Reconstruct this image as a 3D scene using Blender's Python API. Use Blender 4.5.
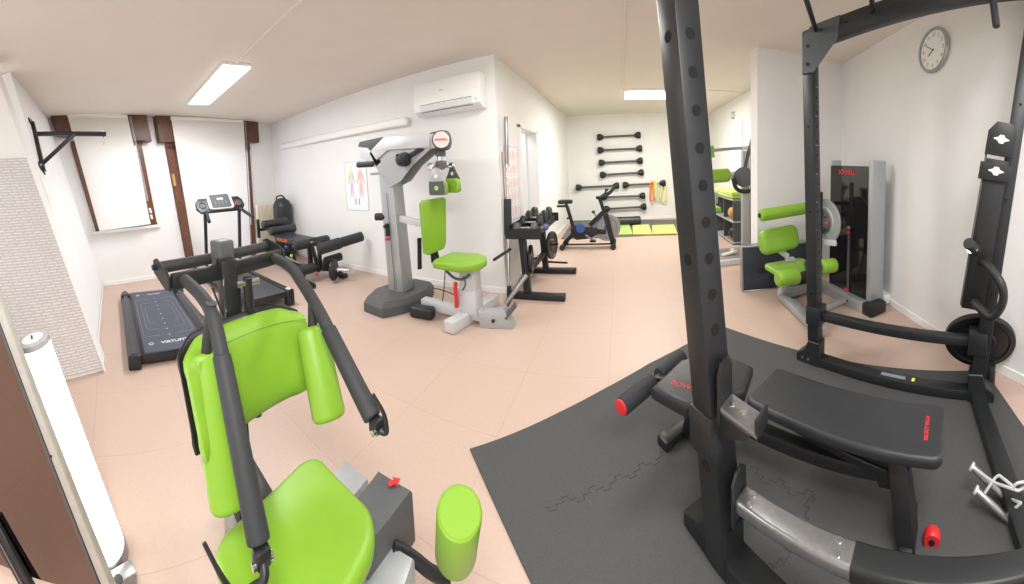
import bpy, bmesh, math, random
from mathutils import Vector as V, Matrix as M
random.seed(7)
sc = bpy.context.scene
for o in list(bpy.data.objects): bpy.data.objects.remove(o)

# ---------------------------------------------------------------- camera (a stitched phone panorama: cylindrical)
EYE = V((0, 0, 1.5))
RX, FW, UP = V((0.94485, 0.32363, -0.05012)), V((-0.32605, 0.94395, -0.05142)), V((0.03067, 0.06493, 0.99742))
FW.normalize(); RX = (RX - FW * RX.dot(FW)).normalized(); UP = RX.cross(FW).normalized()
FPX, CX, CY = 324.6, 512.0, 185.5
cd = bpy.data.cameras.new('camera'); cam = bpy.data.objects.new('camera', cd); sc.collection.objects.link(cam)
cam.matrix_world = M(((RX.x, UP.x, -FW.x, EYE.x), (RX.y, UP.y, -FW.y, EYE.y), (RX.z, UP.z, -FW.z, EYE.z), (0, 0, 0, 1)))
cd.type = 'PANO'; cd.panorama_type = 'CENTRAL_CYLINDRICAL'
cd.central_cylindrical_radius = 1.0
cd.central_cylindrical_range_u_min = -CX / FPX; cd.central_cylindrical_range_u_max = (1024 - CX) / FPX
cd.central_cylindrical_range_v_min = -(584 - CY) / FPX; cd.central_cylindrical_range_v_max = CY / FPX
cd.clip_start = 0.02
sc.camera = cam

# ---------------------------------------------------------------- light and exposure
w = bpy.data.worlds.new('daylight'); sc.world = w; w.use_nodes = True
w.node_tree.nodes['Background'].inputs[0].default_value = (0.97, 0.985, 1.0, 1)
w.node_tree.nodes['Background'].inputs[1].default_value = 1.0
sc.view_settings.view_transform = 'Standard'; sc.view_settings.look = 'None'
sc.view_settings.gamma = 1; sc.view_settings.use_curve_mapping = False
sc.view_settings.exposure = 0.9
try:
    sc.cycles.max_bounces = 10; sc.cycles.diffuse_bounces = 7; sc.cycles.sample_clamp_indirect = 6
except Exception: pass
def lamp(name, loc, sx, sy, power, col, rot=(0, 0, 0)):
    l = bpy.data.lights.new(name, 'AREA'); l.shape = 'RECTANGLE'; l.size = sx; l.size_y = sy; l.energy = power; l.color = col
    o = bpy.data.objects.new(name, l); sc.collection.objects.link(o); o.location = loc; o.rotation_euler = rot
    return o
lamp('lamp_unseen', (0.55, -0.3, 2.74), 1.5, 0.5, 50, (1, .985, .97))  # unseen ceiling lamp added for light, assumed from where the conduit leads
lamp('lamp_window_side', (-3.98, 1.44, 2.77), 1.5, 0.3, 34, (.97, .985, 1))
lamp('lamp_recess', (0.45, 6.25, 2.77), 1.2, 0.6, 46, (1, .965, .9))
lamp('lamp_fill_middle', (-0.3, 2.6, 2.76), 1.2, 0.4, 24, (1, .985, .965))  # extra ceiling light for the middle of the room, no panel modelled

# ---------------------------------------------------------------- where a sight line of the photograph meets a surface
def ray(x, y):
    u, v = (x - CX) / FPX, (CY - y) / FPX
    return RX * math.sin(u) + FW * math.cos(u) + UP * v
def Z(x, y, z=0.0):
    d = ray(x, y); return EYE + d * ((z - EYE.z) / d.z)
def YP(x, y, Y):
    d = ray(x, y); return EYE + d * (Y / d.y)
def XP(x, y, X):
    d = ray(x, y); return EYE + d * (X / d.x)
def RP(x, y, r):
    d = ray(x, y); return EYE + d * (r / math.hypot(d.x, d.y))
def PL(x, y, p, n):
    d = ray(x, y); return EYE + d * ((p - EYE).dot(n) / d.dot(n))
def px(P):
    q = P - EYE; a, b, c = q.dot(RX), q.dot(FW), q.dot(UP)
    return (CX + FPX * math.atan2(a, b), CY - FPX * c / math.hypot(a, b))

# ---------------------------------------------------------------- materials
def lin(c):
    return tuple(((v / 255) / 12.92 if v / 255 <= .04045 else ((v / 255 + .055) / 1.055) ** 2.4) for v in c) + (1,)
def mat(name, col, rough=.5, metal=0., var=.06, scale=30, bump=0., bscale=200, spec=.5, emit=None, es=0., coat=0.):
    m = bpy.data.materials.new(name); m.use_nodes = True; nt = m.node_tree; b = nt.nodes['Principled BSDF']
    c = lin(col); tc = nt.nodes.new('ShaderNodeTexCoord')
    n = nt.nodes.new('ShaderNodeTexNoise'); n.inputs['Scale'].default_value = scale; n.inputs['Detail'].default_value = 4
    nt.links.new(tc.outputs['Object'], n.inputs['Vector'])
    r = nt.nodes.new('ShaderNodeValToRGB'); r.color_ramp.elements[0].position = .3; r.color_ramp.elements[1].position = .7
    r.color_ramp.elements[0].color = tuple(v * (1 - var) for v in c[:3]) + (1,); r.color_ramp.elements[1].color = tuple(min(1, v * (1 + var)) for v in c[:3]) + (1,)
    nt.links.new(n.outputs['Fac'], r.inputs['Fac']); nt.links.new(r.outputs['Color'], b.inputs['Base Color'])
    b.inputs['Roughness'].default_value = rough; b.inputs['Metallic'].default_value = metal
    b.inputs['Specular IOR Level'].default_value = spec; b.inputs['Coat Weight'].default_value = coat
    if bump:
        n2 = nt.nodes.new('ShaderNodeTexNoise'); n2.inputs['Scale'].default_value = bscale; nt.links.new(tc.outputs['Object'], n2.inputs['Vector'])
        bp = nt.nodes.new('ShaderNodeBump'); bp.inputs['Strength'].default_value = bump; bp.inputs['Distance'].default_value = .002
        nt.links.new(n2.outputs['Fac'], bp.inputs['Height']); nt.links.new(bp.outputs['Normal'], b.inputs['Normal'])
    if emit:
        b.inputs['Emission Color'].default_value = lin(emit); b.inputs['Emission Strength'].default_value = es
    return m
def grid_mat(name, col, joint, bw, rh, mortar, offset=0., rough=.4, col2=None, rot=0., bump=0., coords='Object', shift=(0, 0)):
    m = mat(name, col, rough); nt = m.node_tree; b = nt.nodes['Principled BSDF']
    tc = [n for n in nt.nodes if n.type == 'TEX_COORD'][0]
    mp = nt.nodes.new('ShaderNodeMapping'); mp.inputs['Rotation'].default_value[2] = rot; mp.inputs['Location'].default_value = (shift[0], shift[1], 0)
    nt.links.new(tc.outputs[coords], mp.inputs['Vector'])
    k = nt.nodes.new('ShaderNodeTexBrick'); k.offset = offset; k.inputs['Scale'].default_value = 1
    k.inputs['Brick Width'].default_value = bw; k.inputs['Row Height'].default_value = rh; k.inputs['Mortar Size'].default_value = mortar; k.inputs['Mortar Smooth'].default_value = .1
    c1 = lin(col); c2 = lin(col2 or col)
    k.inputs['Color1'].default_value = c1; k.inputs['Color2'].default_value = c2; k.inputs['Mortar'].default_value = lin(joint)
    nt.links.new(mp.outputs['Vector'], k.inputs['Vector'])
    n = nt.nodes.new('ShaderNodeTexNoise'); n.inputs['Scale'].default_value = 60; nt.links.new(tc.outputs['Object'], n.inputs['Vector'])
    mx = nt.nodes.new('ShaderNodeMixRGB'); mx.blend_type = 'MULTIPLY'; mx.inputs['Fac'].default_value = .12
    nt.links.new(k.outputs['Color'], mx.inputs[1]); nt.links.new(n.outputs['Fac'], mx.inputs[2])
    nt.links.new(mx.outputs['Color'], b.inputs['Base Color'])
    if bump:
        bp = nt.nodes.new('ShaderNodeBump'); bp.inputs['Strength'].default_value = bump; bp.inputs['Distance'].default_value = .003
        inv = nt.nodes.new('ShaderNodeMath'); inv.operation = 'SUBTRACT'; inv.inputs[0].default_value = 1
        nt.links.new(k.outputs['Fac'], inv.inputs[1]); nt.links.new(inv.outputs[0], bp.inputs['Height']); nt.links.new(bp.outputs['Normal'], b.inputs['Normal'])
    return m
def blind_mat(name, col):
    m = bpy.data.materials.new(name); m.use_nodes = True; nt = m.node_tree; nt.nodes.clear()
    out = nt.nodes.new('ShaderNodeOutputMaterial'); d = nt.nodes.new('ShaderNodeBsdfDiffuse'); t = nt.nodes.new('ShaderNodeBsdfTranslucent'); mx = nt.nodes.new('ShaderNodeMixShader')
    tc = nt.nodes.new('ShaderNodeTexCoord'); wv = nt.nodes.new('ShaderNodeTexNoise'); wv.inputs['Scale'].default_value = 90; nt.links.new(tc.outputs['Object'], wv.inputs['Vector'])
    r = nt.nodes.new('ShaderNodeValToRGB'); c = lin(col); r.color_ramp.elements[0].color = tuple(v * .97 for v in c[:3]) + (1,); r.color_ramp.elements[1].color = c
    nt.links.new(wv.outputs['Fac'], r.inputs['Fac'])
    for s in (d, t): nt.links.new(r.outputs['Color'], s.inputs['Color'])
    mx.inputs[0].default_value = .35; nt.links.new(d.outputs[0], mx.inputs[1]); nt.links.new(t.outputs[0], mx.inputs[2]); nt.links.new(mx.outputs[0], out.inputs[0])
    return m
def glow(name, col, s):
    m = bpy.data.materials.new(name); m.use_nodes = True; nt = m.node_tree; nt.nodes.clear()
    out = nt.nodes.new('ShaderNodeOutputMaterial'); e = nt.nodes.new('ShaderNodeEmission'); e.inputs[0].default_value = lin(col); e.inputs[1].default_value = s
    nt.links.new(e.outputs[0], out.inputs[0]); return m

WALL = mat('painted_plaster', (236, 236, 235), .85, var=.015, scale=3, bump=.15, bscale=120)
CEIL = mat('ceiling_paint', (228, 221, 213), .9, var=.015, scale=3, bump=.1, bscale=150)
FLOOR = grid_mat('pink_stoneware_tile', (198, 173, 159), (189, 163, 149), .6, .6, .003, 0, .45, (199, 175, 161), shift=(.12, .2))
WHITE = mat('white_plastic', (240, 240, 238), .4, var=.01)
CREAM = mat('cream_paint', (232, 224, 200), .5, var=.03)
WOOD = mat('brown_varnished_wood', (104, 66, 46), .4, var=.22, scale=14)
WOOD2 = mat('dark_brown_wood', (88, 56, 42), .45, var=.2, scale=10)
BLIND = blind_mat('blind_fabric', (246, 244, 240))
PANE = glow('daylight_pane', (225, 234, 255), 1.5)
DIFF = glow('lit_diffuser', (255, 252, 246), 5.0)
DIFFW = glow('lit_lamp_shade', (255, 246, 232), 3.2)
GREEN = mat('lime_vinyl', (128, 172, 48), .42, var=.03, scale=8, bump=.08, bscale=500)
GREEN2 = mat('green_mat_foam', (196, 218, 118), .7, var=.03)
GREEN3 = mat('yellow_green_foam', (204, 222, 122), .7, var=.03)
GREEN4 = mat('bright_green_foam', (174, 210, 110), .7, var=.03)
SILVER = mat('silver_paint', (172, 175, 177), .4, .35, var=.03)
SILVERL = mat('light_grey_paint', (200, 202, 204), .4, .1, var=.02)
DGREY = mat('dark_grey_plastic', (82, 84, 86), .5, var=.05)
CHROME = mat('chrome', (225, 225, 225), .15, 1., var=.02)
STEEL = mat('brushed_steel', (158, 160, 163), .34, .85, var=.08, scale=60)
BLACK = mat('black_powder_coat', (33, 34, 36), .45, .1, var=.08, scale=60, bump=.05)
RACK = mat('charcoal_powder_coat', (37, 39, 41), .42, .15, var=.05, scale=60, bump=.05, bscale=600)
BLACKP = mat('black_plastic', (30, 31, 33), .4, var=.05)
VINYL = mat('black_vinyl', (42, 44, 47), .42, var=.06, scale=20, bump=.12, bscale=400)
FOAM = mat('black_foam', (46, 48, 50), .75, var=.08, scale=50, bump=.3, bscale=300)
RUBBER = mat('speckled_rubber', (72, 73, 74), .8, var=.16, scale=240, bump=.25, bscale=300)
BELT = mat('treadmill_belt', (58, 60, 66), .6, var=.06, scale=80)
PADTOP = mat('slate_blue_deck', (66, 70, 86), .5, var=.05)
NAVY = mat('navy_vinyl', (34, 40, 52), .4, var=.06)
RED = mat('red_plastic', (214, 44, 52), .4, var=.03)
REDT = mat('red_print', (205, 40, 60), .5, var=.02)
ORANGE = mat('orange_print', (226, 110, 50), .5, var=.02)
PRINTW = mat('white_print', (210, 212, 218), .6, var=.02)
PRINTG = mat('grey_print', (125, 128, 142), .6, var=.02)
PANEL = grid_mat('woven_relief_panel', (232, 230, 230), (200, 197, 198), .085, .024, .006, .36, .6, (222, 219, 219), bump=.8, coords='UV')
BLUE = mat('blue_plastic', (52, 98, 170), .35, var=.04)
GLASSB = mat('smoked_black_glass', (26, 26, 27), .06, var=.02, spec=.6)
MIRROR = mat('mirror_glass', (128, 112, 104), .03, 1., var=.01)
PAPER = mat('poster_paper', (240, 242, 246), .6, var=.01)
YELLOWB = mat('yellow_rubber', (240, 226, 110), .5, var=.03)
ORANGEB = mat('orange_rubber', (238, 130, 50), .5, var=.03)
PALEB = mat('pale_green_rubber', (222, 232, 200), .5, var=.03)
SKYW = mat('pale_blue_wall', (208, 214, 220), .8, var=.01)

# ---------------------------------------------------------------- mesh helpers
def basis(a, b, up=None):
    z = (b - a).normalized(); u = V(up) if up else V((0, 0, 1))
    if abs(z.dot(u)) > .99: u = V((1, 0, 0)) if abs(z.x) < .9 else V((0, 1, 0))
    x = u.cross(z).normalized(); y = z.cross(x)
    return x, y, z
def rz(a): return M.Rotation(a, 3, 'Z')
class MB:
    def __init__(s): s.bm = bmesh.new()
    def _f(s, vs, fs):
        vv = [s.bm.verts.new(v) for v in vs]; out = []
        for f in fs:
            try: out.append(s.bm.faces.new([vv[i] for i in f]))
            except ValueError: pass
        return vv, out
    def _bev(s, fs, off, seg, sel=None):
        es = {e for f in fs for e in f.edges}
        if sel: es = {e for e in es if sel(e)}
        bmesh.ops.recalc_face_normals(s.bm, faces=fs)
        bmesh.ops.bevel(s.bm, geom=list(es), offset=off, segments=seg, profile=.5, affect='EDGES', clamp_overlap=True)
    def box(s, c, d, R=None, bev=0., seg=2):
        c = V(c); R = R or M.Identity(3); h = V(d) / 2
        vs = [c + R @ V((x * h.x, y * h.y, z * h.z)) for x in (-1, 1) for y in (-1, 1) for z in (-1, 1)]
        vv, fs = s._f(vs, [(0, 1, 3, 2), (4, 6, 7, 5), (0, 4, 5, 1), (2, 3, 7, 6), (0, 2, 6, 4), (1, 5, 7, 3)])
        bmesh.ops.recalc_face_normals(s.bm, faces=fs)
        if bev: s._bev(fs, min(bev, min(d) * .49), seg)
        return s
    def bar(s, a, b, w, h, up=None, bev=.003, seg=2):
        a, b = V(a), V(b); x, y, z = basis(a, b, up); R = M((x, y, z)).transposed()
        return s.box((a + b) / 2, (w, h, (b - a).length), R, bev, seg)
    def cyl(s, a, b, r, r2=None, n=20, bev=0., seg=3):
        a, b = V(a), V(b); r2 = r if r2 is None else r2; x, y, z = basis(a, b)
        vs = []
        for p, q in ((a, r), (b, r2)):
            vs += [p + (x * math.cos(2 * math.pi * i / n) + y * math.sin(2 * math.pi * i / n)) * q for i in range(n)]
        fs = [(i, (i + 1) % n, n + (i + 1) % n, n + i) for i in range(n)] + [tuple(range(n))[::-1], tuple(range(n, 2 * n))]
        vv, f = s._f(vs, fs); bmesh.ops.recalc_face_normals(s.bm, faces=f)
        if bev:
            caps = f[-2:]; es = {e for c in caps for e in c.edges}
            bmesh.ops.bevel(s.bm, geom=list(es), offset=bev, segments=seg, profile=.5, affect='EDGES', clamp_overlap=True)
        return s
    def tube(s, pts, r, n=12, fil=0., seg=6, closed=False):
        P = [V(p) for p in pts]
        if fil and len(P) > 2:
            Q = [P[0]] if not closed else []
            idx = range(1, len(P) - 1) if not closed else range(len(P))
            for i in idx:
                a, b, c = P[i - 1], P[i], P[(i + 1) % len(P)]
                f = min(fil, (a - b).length * .48, (c - b).length * .48)
                p, q = b + (a - b).normalized() * f, b + (c - b).normalized() * f
                for k in range(seg + 1):
                    t = k / seg; Q.append(p * (1 - t) ** 2 + b * 2 * t * (1 - t) + q * t * t)
            if not closed: Q.append(P[-1])
            P = Q
        N = len(P); rr = r if isinstance(r, (list, tuple)) else [r] * N
        if len(rr) != N: rr = [rr[0] + (rr[-1] - rr[0]) * i / (N - 1) for i in range(N)]
        t0 = (P[1] - P[0]).normalized(); x, y, _ = basis(P[0], P[1]); vs = []
        for i in range(N):
            if closed: t = (P[(i + 1) % N] - P[i - 1]).normalized()
            else: t = ((P[i + 1] - P[i]) if i == 0 else (P[i] - P[i - 1]) if i == N - 1 else (P[i + 1] - P[i]).normalized() + (P[i] - P[i - 1]).normalized()).normalized()
            q = t0.rotation_difference(t); x = q @ x; x = (x - t * x.dot(t)).normalized(); y = t.cross(x); t0 = t
            vs += [P[i] + (x * math.cos(2 * math.pi * k / n) + y * math.sin(2 * math.pi * k / n)) * rr[i] for k in range(n)]
        fs = [(i * n + k, i * n + (k + 1) % n, (i + 1) * n + (k + 1) % n, (i + 1) * n + k) for i in range(N - 1) for k in range(n)]
        if closed: fs += [((N - 1) * n + k, (N - 1) * n + (k + 1) % n, (k + 1) % n, k) for k in range(n)]
        else: fs += [tuple(range(n))[::-1], tuple(range((N - 1) * n, N * n))]
        _, f = s._f(vs, fs); bmesh.ops.recalc_face_normals(s.bm, faces=f)
        return s
    def prism(s, poly, vec, bev=0., seg=2):
        P = [V(p) for p in poly]; vec = V(vec); n = len(P)
        vv, f = s._f(P + [p + vec for p in P], [tuple(range(n))[::-1], tuple(range(n, 2 * n))] + [(i, (i + 1) % n, n + (i + 1) % n, n + i) for i in range(n)])
        bmesh.ops.recalc_face_normals(s.bm, faces=f)
        if bev:
            es = {e for c in f[:2] for e in c.edges}
            bmesh.ops.bevel(s.bm, geom=list(es), offset=bev, segments=seg, profile=.5, affect='EDGES', clamp_overlap=True)
        return s
    def lathe(s, prof, a, b, n=32):
        "prof: (radius, distance along a->b)"
        a, b = V(a), V(b); x, y, z = basis(a, b); vs, fs = [], []
        for r, h in prof:
            vs += [a + z * h + (x * math.cos(2 * math.pi * k / n) + y * math.sin(2 * math.pi * k / n)) * max(r, 1e-4) for k in range(n)]
        m = len(prof)
        fs = [(i * n + k, i * n + (k + 1) % n, (i + 1) * n + (k + 1) % n, (i + 1) * n + k) for i in range(m - 1) for k in range(n)]
        fs += [tuple(range(n))[::-1], tuple(range((m - 1) * n, m * n))]
        _, f = s._f(vs, fs); bmesh.ops.recalc_face_normals(s.bm, faces=f)
        return s
    def ball(s, c, r, sc3=(1, 1, 1), n=16):
        bmesh.ops.create_uvsphere(s.bm, u_segments=n, v_segments=n // 2 + 2, radius=r, matrix=M.Translation(V(c)) @ M.Diagonal((*sc3, 1)))
        return s
    def face(s, poly): s._f([V(p) for p in poly], [tuple(range(len(poly)))]); return s
def rpoly(w, h, r, n=6):
    "rounded rectangle outline, 2D, centred; r may be four radii (from +x+y, going round)"
    rs = r if isinstance(r, (list, tuple)) else [r] * 4; out = []
    for (sx, sy), q, a0 in zip(((1, 1), (-1, 1), (-1, -1), (1, -1)), rs, (0, 90, 180, 270)):
        for k in range(n + 1):
            a = math.radians(a0 + 90 * k / n); out.append((sx * (w / 2 - q) + q * math.cos(a), sy * (h / 2 - q) + q * math.sin(a)))
    return out
def place(pts2, o, x, y): return [V(o) + V(x) * p[0] + V(y) * p[1] for p in pts2]

ROOT = {}
def inv_of(p):
    while p is not None:
        if p.name in ROOT: return ROOT[p.name].inverted()
        p = p.parent
    return M.Identity(4)
def tag(o, label=None, cat=None, group=None, kind=None):
    if label: o['label'] = label
    if cat: o['category'] = cat
    if group: o['group'] = group
    if kind: o['kind'] = kind
    return o
def thing(name, label, cat, loc=(0, 0, 0), ang=0., group=None):
    o = bpy.data.objects.new(name, None); sc.collection.objects.link(o); o.location = loc; o.rotation_euler = (0, 0, ang); o.empty_display_size = .1
    ROOT[o.name] = M.Translation(V(loc)) @ M.Rotation(ang, 4, 'Z')
    return tag(o, label, cat, group)
def finish(me, m, ang=38):
    me.materials.append(m)
    for p in me.polygons: p.use_smooth = True
    me.set_sharp_from_angle(angle=math.radians(ang))
def part(name, mb, m, parent, label=None, ang=38, local=False):
    "a mesh given in world coordinates (or, with local=True, in the thing's own)"
    if not local: mb.bm.transform(inv_of(parent))
    me = bpy.data.meshes.new(name); mb.bm.to_mesh(me); mb.bm.free(); finish(me, m, ang)
    o = bpy.data.objects.new(name, me); sc.collection.objects.link(o); o.parent = parent
    if label: o['label'] = label
    return o
def solo(name, mb, m, label, cat, loc, group=None, ang=38):
    loc = V(loc); mb.bm.transform(M.Translation(-loc))
    me = bpy.data.meshes.new(name); mb.bm.to_mesh(me); mb.bm.free(); finish(me, m, ang)
    o = bpy.data.objects.new(name, me); sc.collection.objects.link(o); o.location = loc; ROOT[o.name] = M.Translation(loc)
    return tag(o, label, cat, group)
def struct(name, mb, m, parent=None):
    me = bpy.data.meshes.new(name); mb.bm.to_mesh(me); mb.bm.free(); finish(me, m, 30)
    o = bpy.data.objects.new(name, me); sc.collection.objects.link(o)
    if parent: o.parent = parent
    else: o['kind'] = 'structure'
    return o
def text(body, size, m, parent, o, x, y, name='lettering', thick=.0006, align='CENTER', bold=0.):
    c = bpy.data.curves.new('t', 'FONT'); c.body = body; c.size = size; c.align_x = align; c.align_y = 'CENTER'; c.extrude = thick; c.offset = bold
    t = bpy.data.objects.new('t', c); sc.collection.objects.link(t)
    me = bpy.data.meshes.new_from_object(t.evaluated_get(bpy.context.evaluated_depsgraph_get())); bpy.data.objects.remove(t); bpy.data.curves.remove(c)
    x, y = V(x).normalized(), V(y).normalized(); y = (y - x * x.dot(y)).normalized(); z = x.cross(y)
    me.transform(inv_of(parent) @ M(((x.x, y.x, z.x, o[0]), (x.y, y.y, z.y, o[1]), (x.z, y.z, z.z, o[2]), (0, 0, 0, 1))))
    me.materials.clear(); me.materials.append(m); me.name = name
    ob = bpy.data.objects.new(name, me); sc.collection.objects.link(ob); ob.parent = parent
    return ob
def kids(o): return [c for c in bpy.data.objects if c.parent == o]
def dup(o, loc=None, label=None, rot=None):
    c = o.copy(); sc.collection.objects.link(c)
    if loc is not None: c.location = loc
    if rot is not None: c.rotation_euler = rot
    if label: c['label'] = label
    for ch in kids(o):
        d = ch.copy(); sc.collection.objects.link(d); d.parent = c
        for g in kids(ch):
            e = g.copy(); sc.collection.objects.link(e); e.parent = d
    return c

# ================================================================= THE SETTING
CH, YA, XL, YB = 2.84, 3.594, -1.388, 8.717
A_, B_ = V((-6.42, 3.594, 0)), V((-5.34, -.62, 0))                 # foot of the window wall
WD = (B_ - A_).normalized(); WN = V((-WD.y, WD.x, 0))
if WN.x < 0: WN = -WN                                              # points into the room
def W(x, y, d=0.): return PL(x, y, A_ + WN * d, WN)
wc0, wc1 = W(103, 290), W(48, 112)                                 # corner with the left-hand wall
wc0.z = 0; wc1.z = CH
def slab(quad, vec, name, m, parent=None): return struct(name, MB().prism(quad, vec), m, parent)
LN = (wc1 - wc0).cross(V((1, 0, 0))).normalized()
if LN.y < 0: LN = -LN
def LW(x, y, d=0.): return PL(x, y, wc0 + LN * d, LN)
struct('floor', MB().prism([(-7.2, -3, 0), (4.2, -3, 0), (4.2, 9.2, 0), (-7.2, 9.2, 0)], (0, 0, -.1)), FLOOR)
struct('ceiling', MB().prism([(-7.2, -2.2, CH), (4.2, -2.2, CH), (4.2, 9.2, CH), (-7.2, 9.2, CH)], (0, 0, .1)), CEIL)
slab([A_, wc0, wc1, A_ + V((0, 0, CH))], -WN * .25, 'wall_window', WALL)
slab([wc0, wc0 + V((2.42, 0, 0)), wc1 + V((2.1, 0, 0)), wc1], -LN * .2, 'wall_left', WALL)
slab([(-6.6, YA, 0), (XL, YA, 0), (XL, YA, CH), (-6.6, YA, CH)], (0, .16, 0), 'wall_middle', WALL)
d0, d1, DH = 4.40, 5.36, 2.08                                      # doorway in the recess wall
mb = MB(); mb.prism([(XL, YA + .16, 0), (XL, d0, 0), (XL, d0, CH), (XL, YA + .16, CH)], (-.16, 0, 0)); mb.prism([(XL, d1, 0), (XL, YB, 0), (XL, YB, CH), (XL, d1, CH)], (-.16, 0, 0)); mb.prism([(XL, d0, DH), (XL, d1, DH), (XL, d1, CH), (XL, d0, CH)], (-.16, 0, 0))
struct('wall_recess', mb, WALL)
slab([(XL - .2, YB, 0), (3.2, YB, 0), (3.2, YB, CH), (XL - .2, YB, CH)], (0, .15, 0), 'wall_back', WALL)
r0, r1 = V((1.94, -.0, 0)), V((2.917, 3.75, 0))
rd = (r1 - r0).normalized(); RN = V((-rd.y, rd.x, 0))
if RN.x > 0: RN = -RN
def RW(x, y, d=0.): return PL(x, y, r0 + RN * d, RN)
slab([r0 - rd * 2.0, r1, r1 + V((0, 0, CH)), r0 - rd * 2.0 + V((0, 0, CH))], -RN * .2, 'wall_right', WALL)
PX, PY = 1.6, 3.54                                                # the projecting wall between gym floor and recess
struct('wall_projecting', MB().box(((PX + 3.1) / 2, PY + .1, CH / 2), (3.1 - PX, .2, CH)), WALL)
slab([(2.32, PY + .2, 0), (2.52, YB, 0), (2.52, YB, CH), (2.32, PY + .2, CH)], (.15, 0, 0), 'wall_recess_right', WALL)
# small room behind the doorway
slab([(-2.9, 4.0, 0), (-2.9, 6.6, 0), (-2.9, 6.6, CH), (-2.9, 4.0, CH)], (-.1, 0, 0), 'wall_side_room', SKYW)
slab([(-2.9, 6.2, 0), (XL - .16, 6.2, 0), (XL - .16, 6.2, CH), (-2.9, 6.2, CH)], (0, .1, 0), 'wall_side_room_end', SKYW)
lamp('lamp_side_room', (-2.2, 5.0, 2.7), .5, .5, 13, (.9, .95, 1))
# pier with the patterned panel: its edge runs from the floor up past the picture's edge
pb, pt = Z(104, 370, .0), Z(0, 85, 2.54)
pt = pb + (pt - pb) * (CH / 2.54)
sd = (Z(65, 380) - pb); sd.z = 0; sd.normalize()
slab([pb, pt, pt + sd * 1.2, pb + sd * 1.2], V((-.25, .0, 0)), 'wall_pier', WALL)
# baseboards
def skirt(name, a, b, n, h=.07, t=.012):
    a, b, n = V(a), V(b), V(n); struct(name, MB().prism([a, b, b + V((0, 0, h)), a + V((0, 0, h))], n * t, .003, 1), WHITE)
skirt('baseboard_middle', (-6.3, YA, 0), (XL, YA, 0), (0, -1, 0)); skirt('baseboard_window', A_ + WD * .1, wc0 - WD * .02, WN)
skirt('baseboard_right', r0 - rd * 2, r1, RN); skirt('baseboard_left', wc0 + V((.02, .0, 0)), wc0 + V((2.4, 0, 0)), (0, 1, 0))
skirt('baseboard_recess', (XL, YA, 0), (XL, d0 - .1, 0), (1, 0, 0)); skirt('baseboard_recess_far', (XL, d1 + .1, 0), (XL, YB, 0), (1, 0, 0))
skirt('baseboard_back', (XL, YB, 0), (2.5, YB, 0), (0, -1, 0))

# windows, French door, shutter boxes
def wslab(quad, d, t): return [W(*q, d) for q in quad], WN * t
def wpart(name, quads, m, d, t, parent=None, bev=.004):
    mb = MB()
    for q in quads:
        P, v = wslab(q, d, t); mb.prism(P, v, bev, 1)
    return struct(name, mb, m, parent)
win = wpart('window_1', [[(70, 145), (76.5, 145), (101.5, 230.5), (95.5, 231)], [(135, 144), (140.5, 144), (156, 223.5), (150, 224.5)], [(70, 142), (141, 140), (142, 146), (72, 148)], [(95, 229), (156, 222), (157, 225), (96, 232)]], WOOD, .0, .05)
wpart('pane', [[(76.5, 148), (136, 146), (150, 224), (101, 230)]], PANE, -.0, .006, win, 0)
wpart('handle', [[(148.5, 208), (150.5, 208), (152, 213), (150, 213)], [(150, 214.5), (152, 214.5), (153, 219), (151, 219)]], WHITE, .05, .015, win, .002)
wpart('shutter_box', [[(48.5, 113), (143, 116.5), (148.5, 143), (57, 137.5)]], WOOD2, .0, .17, win)
wpart('sill', [[(93, 231.5), (158.5, 224), (159.5, 226.5), (94, 234)]], WHITE, .0, .07, win)
door = wpart('door_1', [[(164.5, 146), (175.5, 146), (196, 268), (187, 268)], [(245, 146), (248, 146), (255.5, 262), (251, 262)], [(164, 142), (248, 142), (249, 150), (166, 150)]], WOOD, .0, .055)
wpart('pane', [[(175.5, 150), (245, 150), (251.5, 255), (194, 262)]], PANE, .0, .006, door, 0)
wpart('handle_plate', [[(171.5, 174), (174.2, 174), (176.2, 186), (173.5, 186)]], mat('brass', (206, 164, 104), .35, .6), .055, .012, door, .002)
wpart('shutter_box', [[(152.5, 117.5), (253.5, 121), (255, 143.5), (157, 143.5)]], WOOD2, .0, .15, door)
def blind(label, quad, d, group):
    a, b, c, e = quad
    t = thing('roller_blind', label, 'blind', W(*a, d), 0, group)
    P = [W(*q, d) for q in quad]
    mb = MB(); mb.prism(P, WN * .003); part('blind_cloth', mb, BLIND, t)
    mb = MB().bar(P[0] + WN * -.02, P[1] + WN * -.02, .05, .06); part('cassette', mb, WHITE, t)
    mb = MB().bar(P[3] + V((0, 0, .012)), P[2] + V((0, 0, .012)), .018, .024); part('bottom_rail', mb, WHITE, t)
    q0, q1 = P[1] - WD * .035, P[1] + (P[2] - P[1]) * .78 - WD * .03
    mb = MB(); mb.tube([q0, q1], .004, 6); mb.tube([q0 - WD * .02, q1 - WD * .02, q1], .004, 6, .01); part('pull_chain', mb, CHROME, t)
    return t
blind('white roller blind half transparent, pulled down over the smaller window above a sill', [(67, 114.5), (127.5, 116.5), (150.5, 224), (99.5, 231)], .19, 'roller blinds on the window wall')
blind('white roller blind pulled down to the floor over the glass balcony door', [(171, 118), (243.5, 121.5), (251, 254), (195, 262)], .19, 'roller blinds on the window wall')

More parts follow.
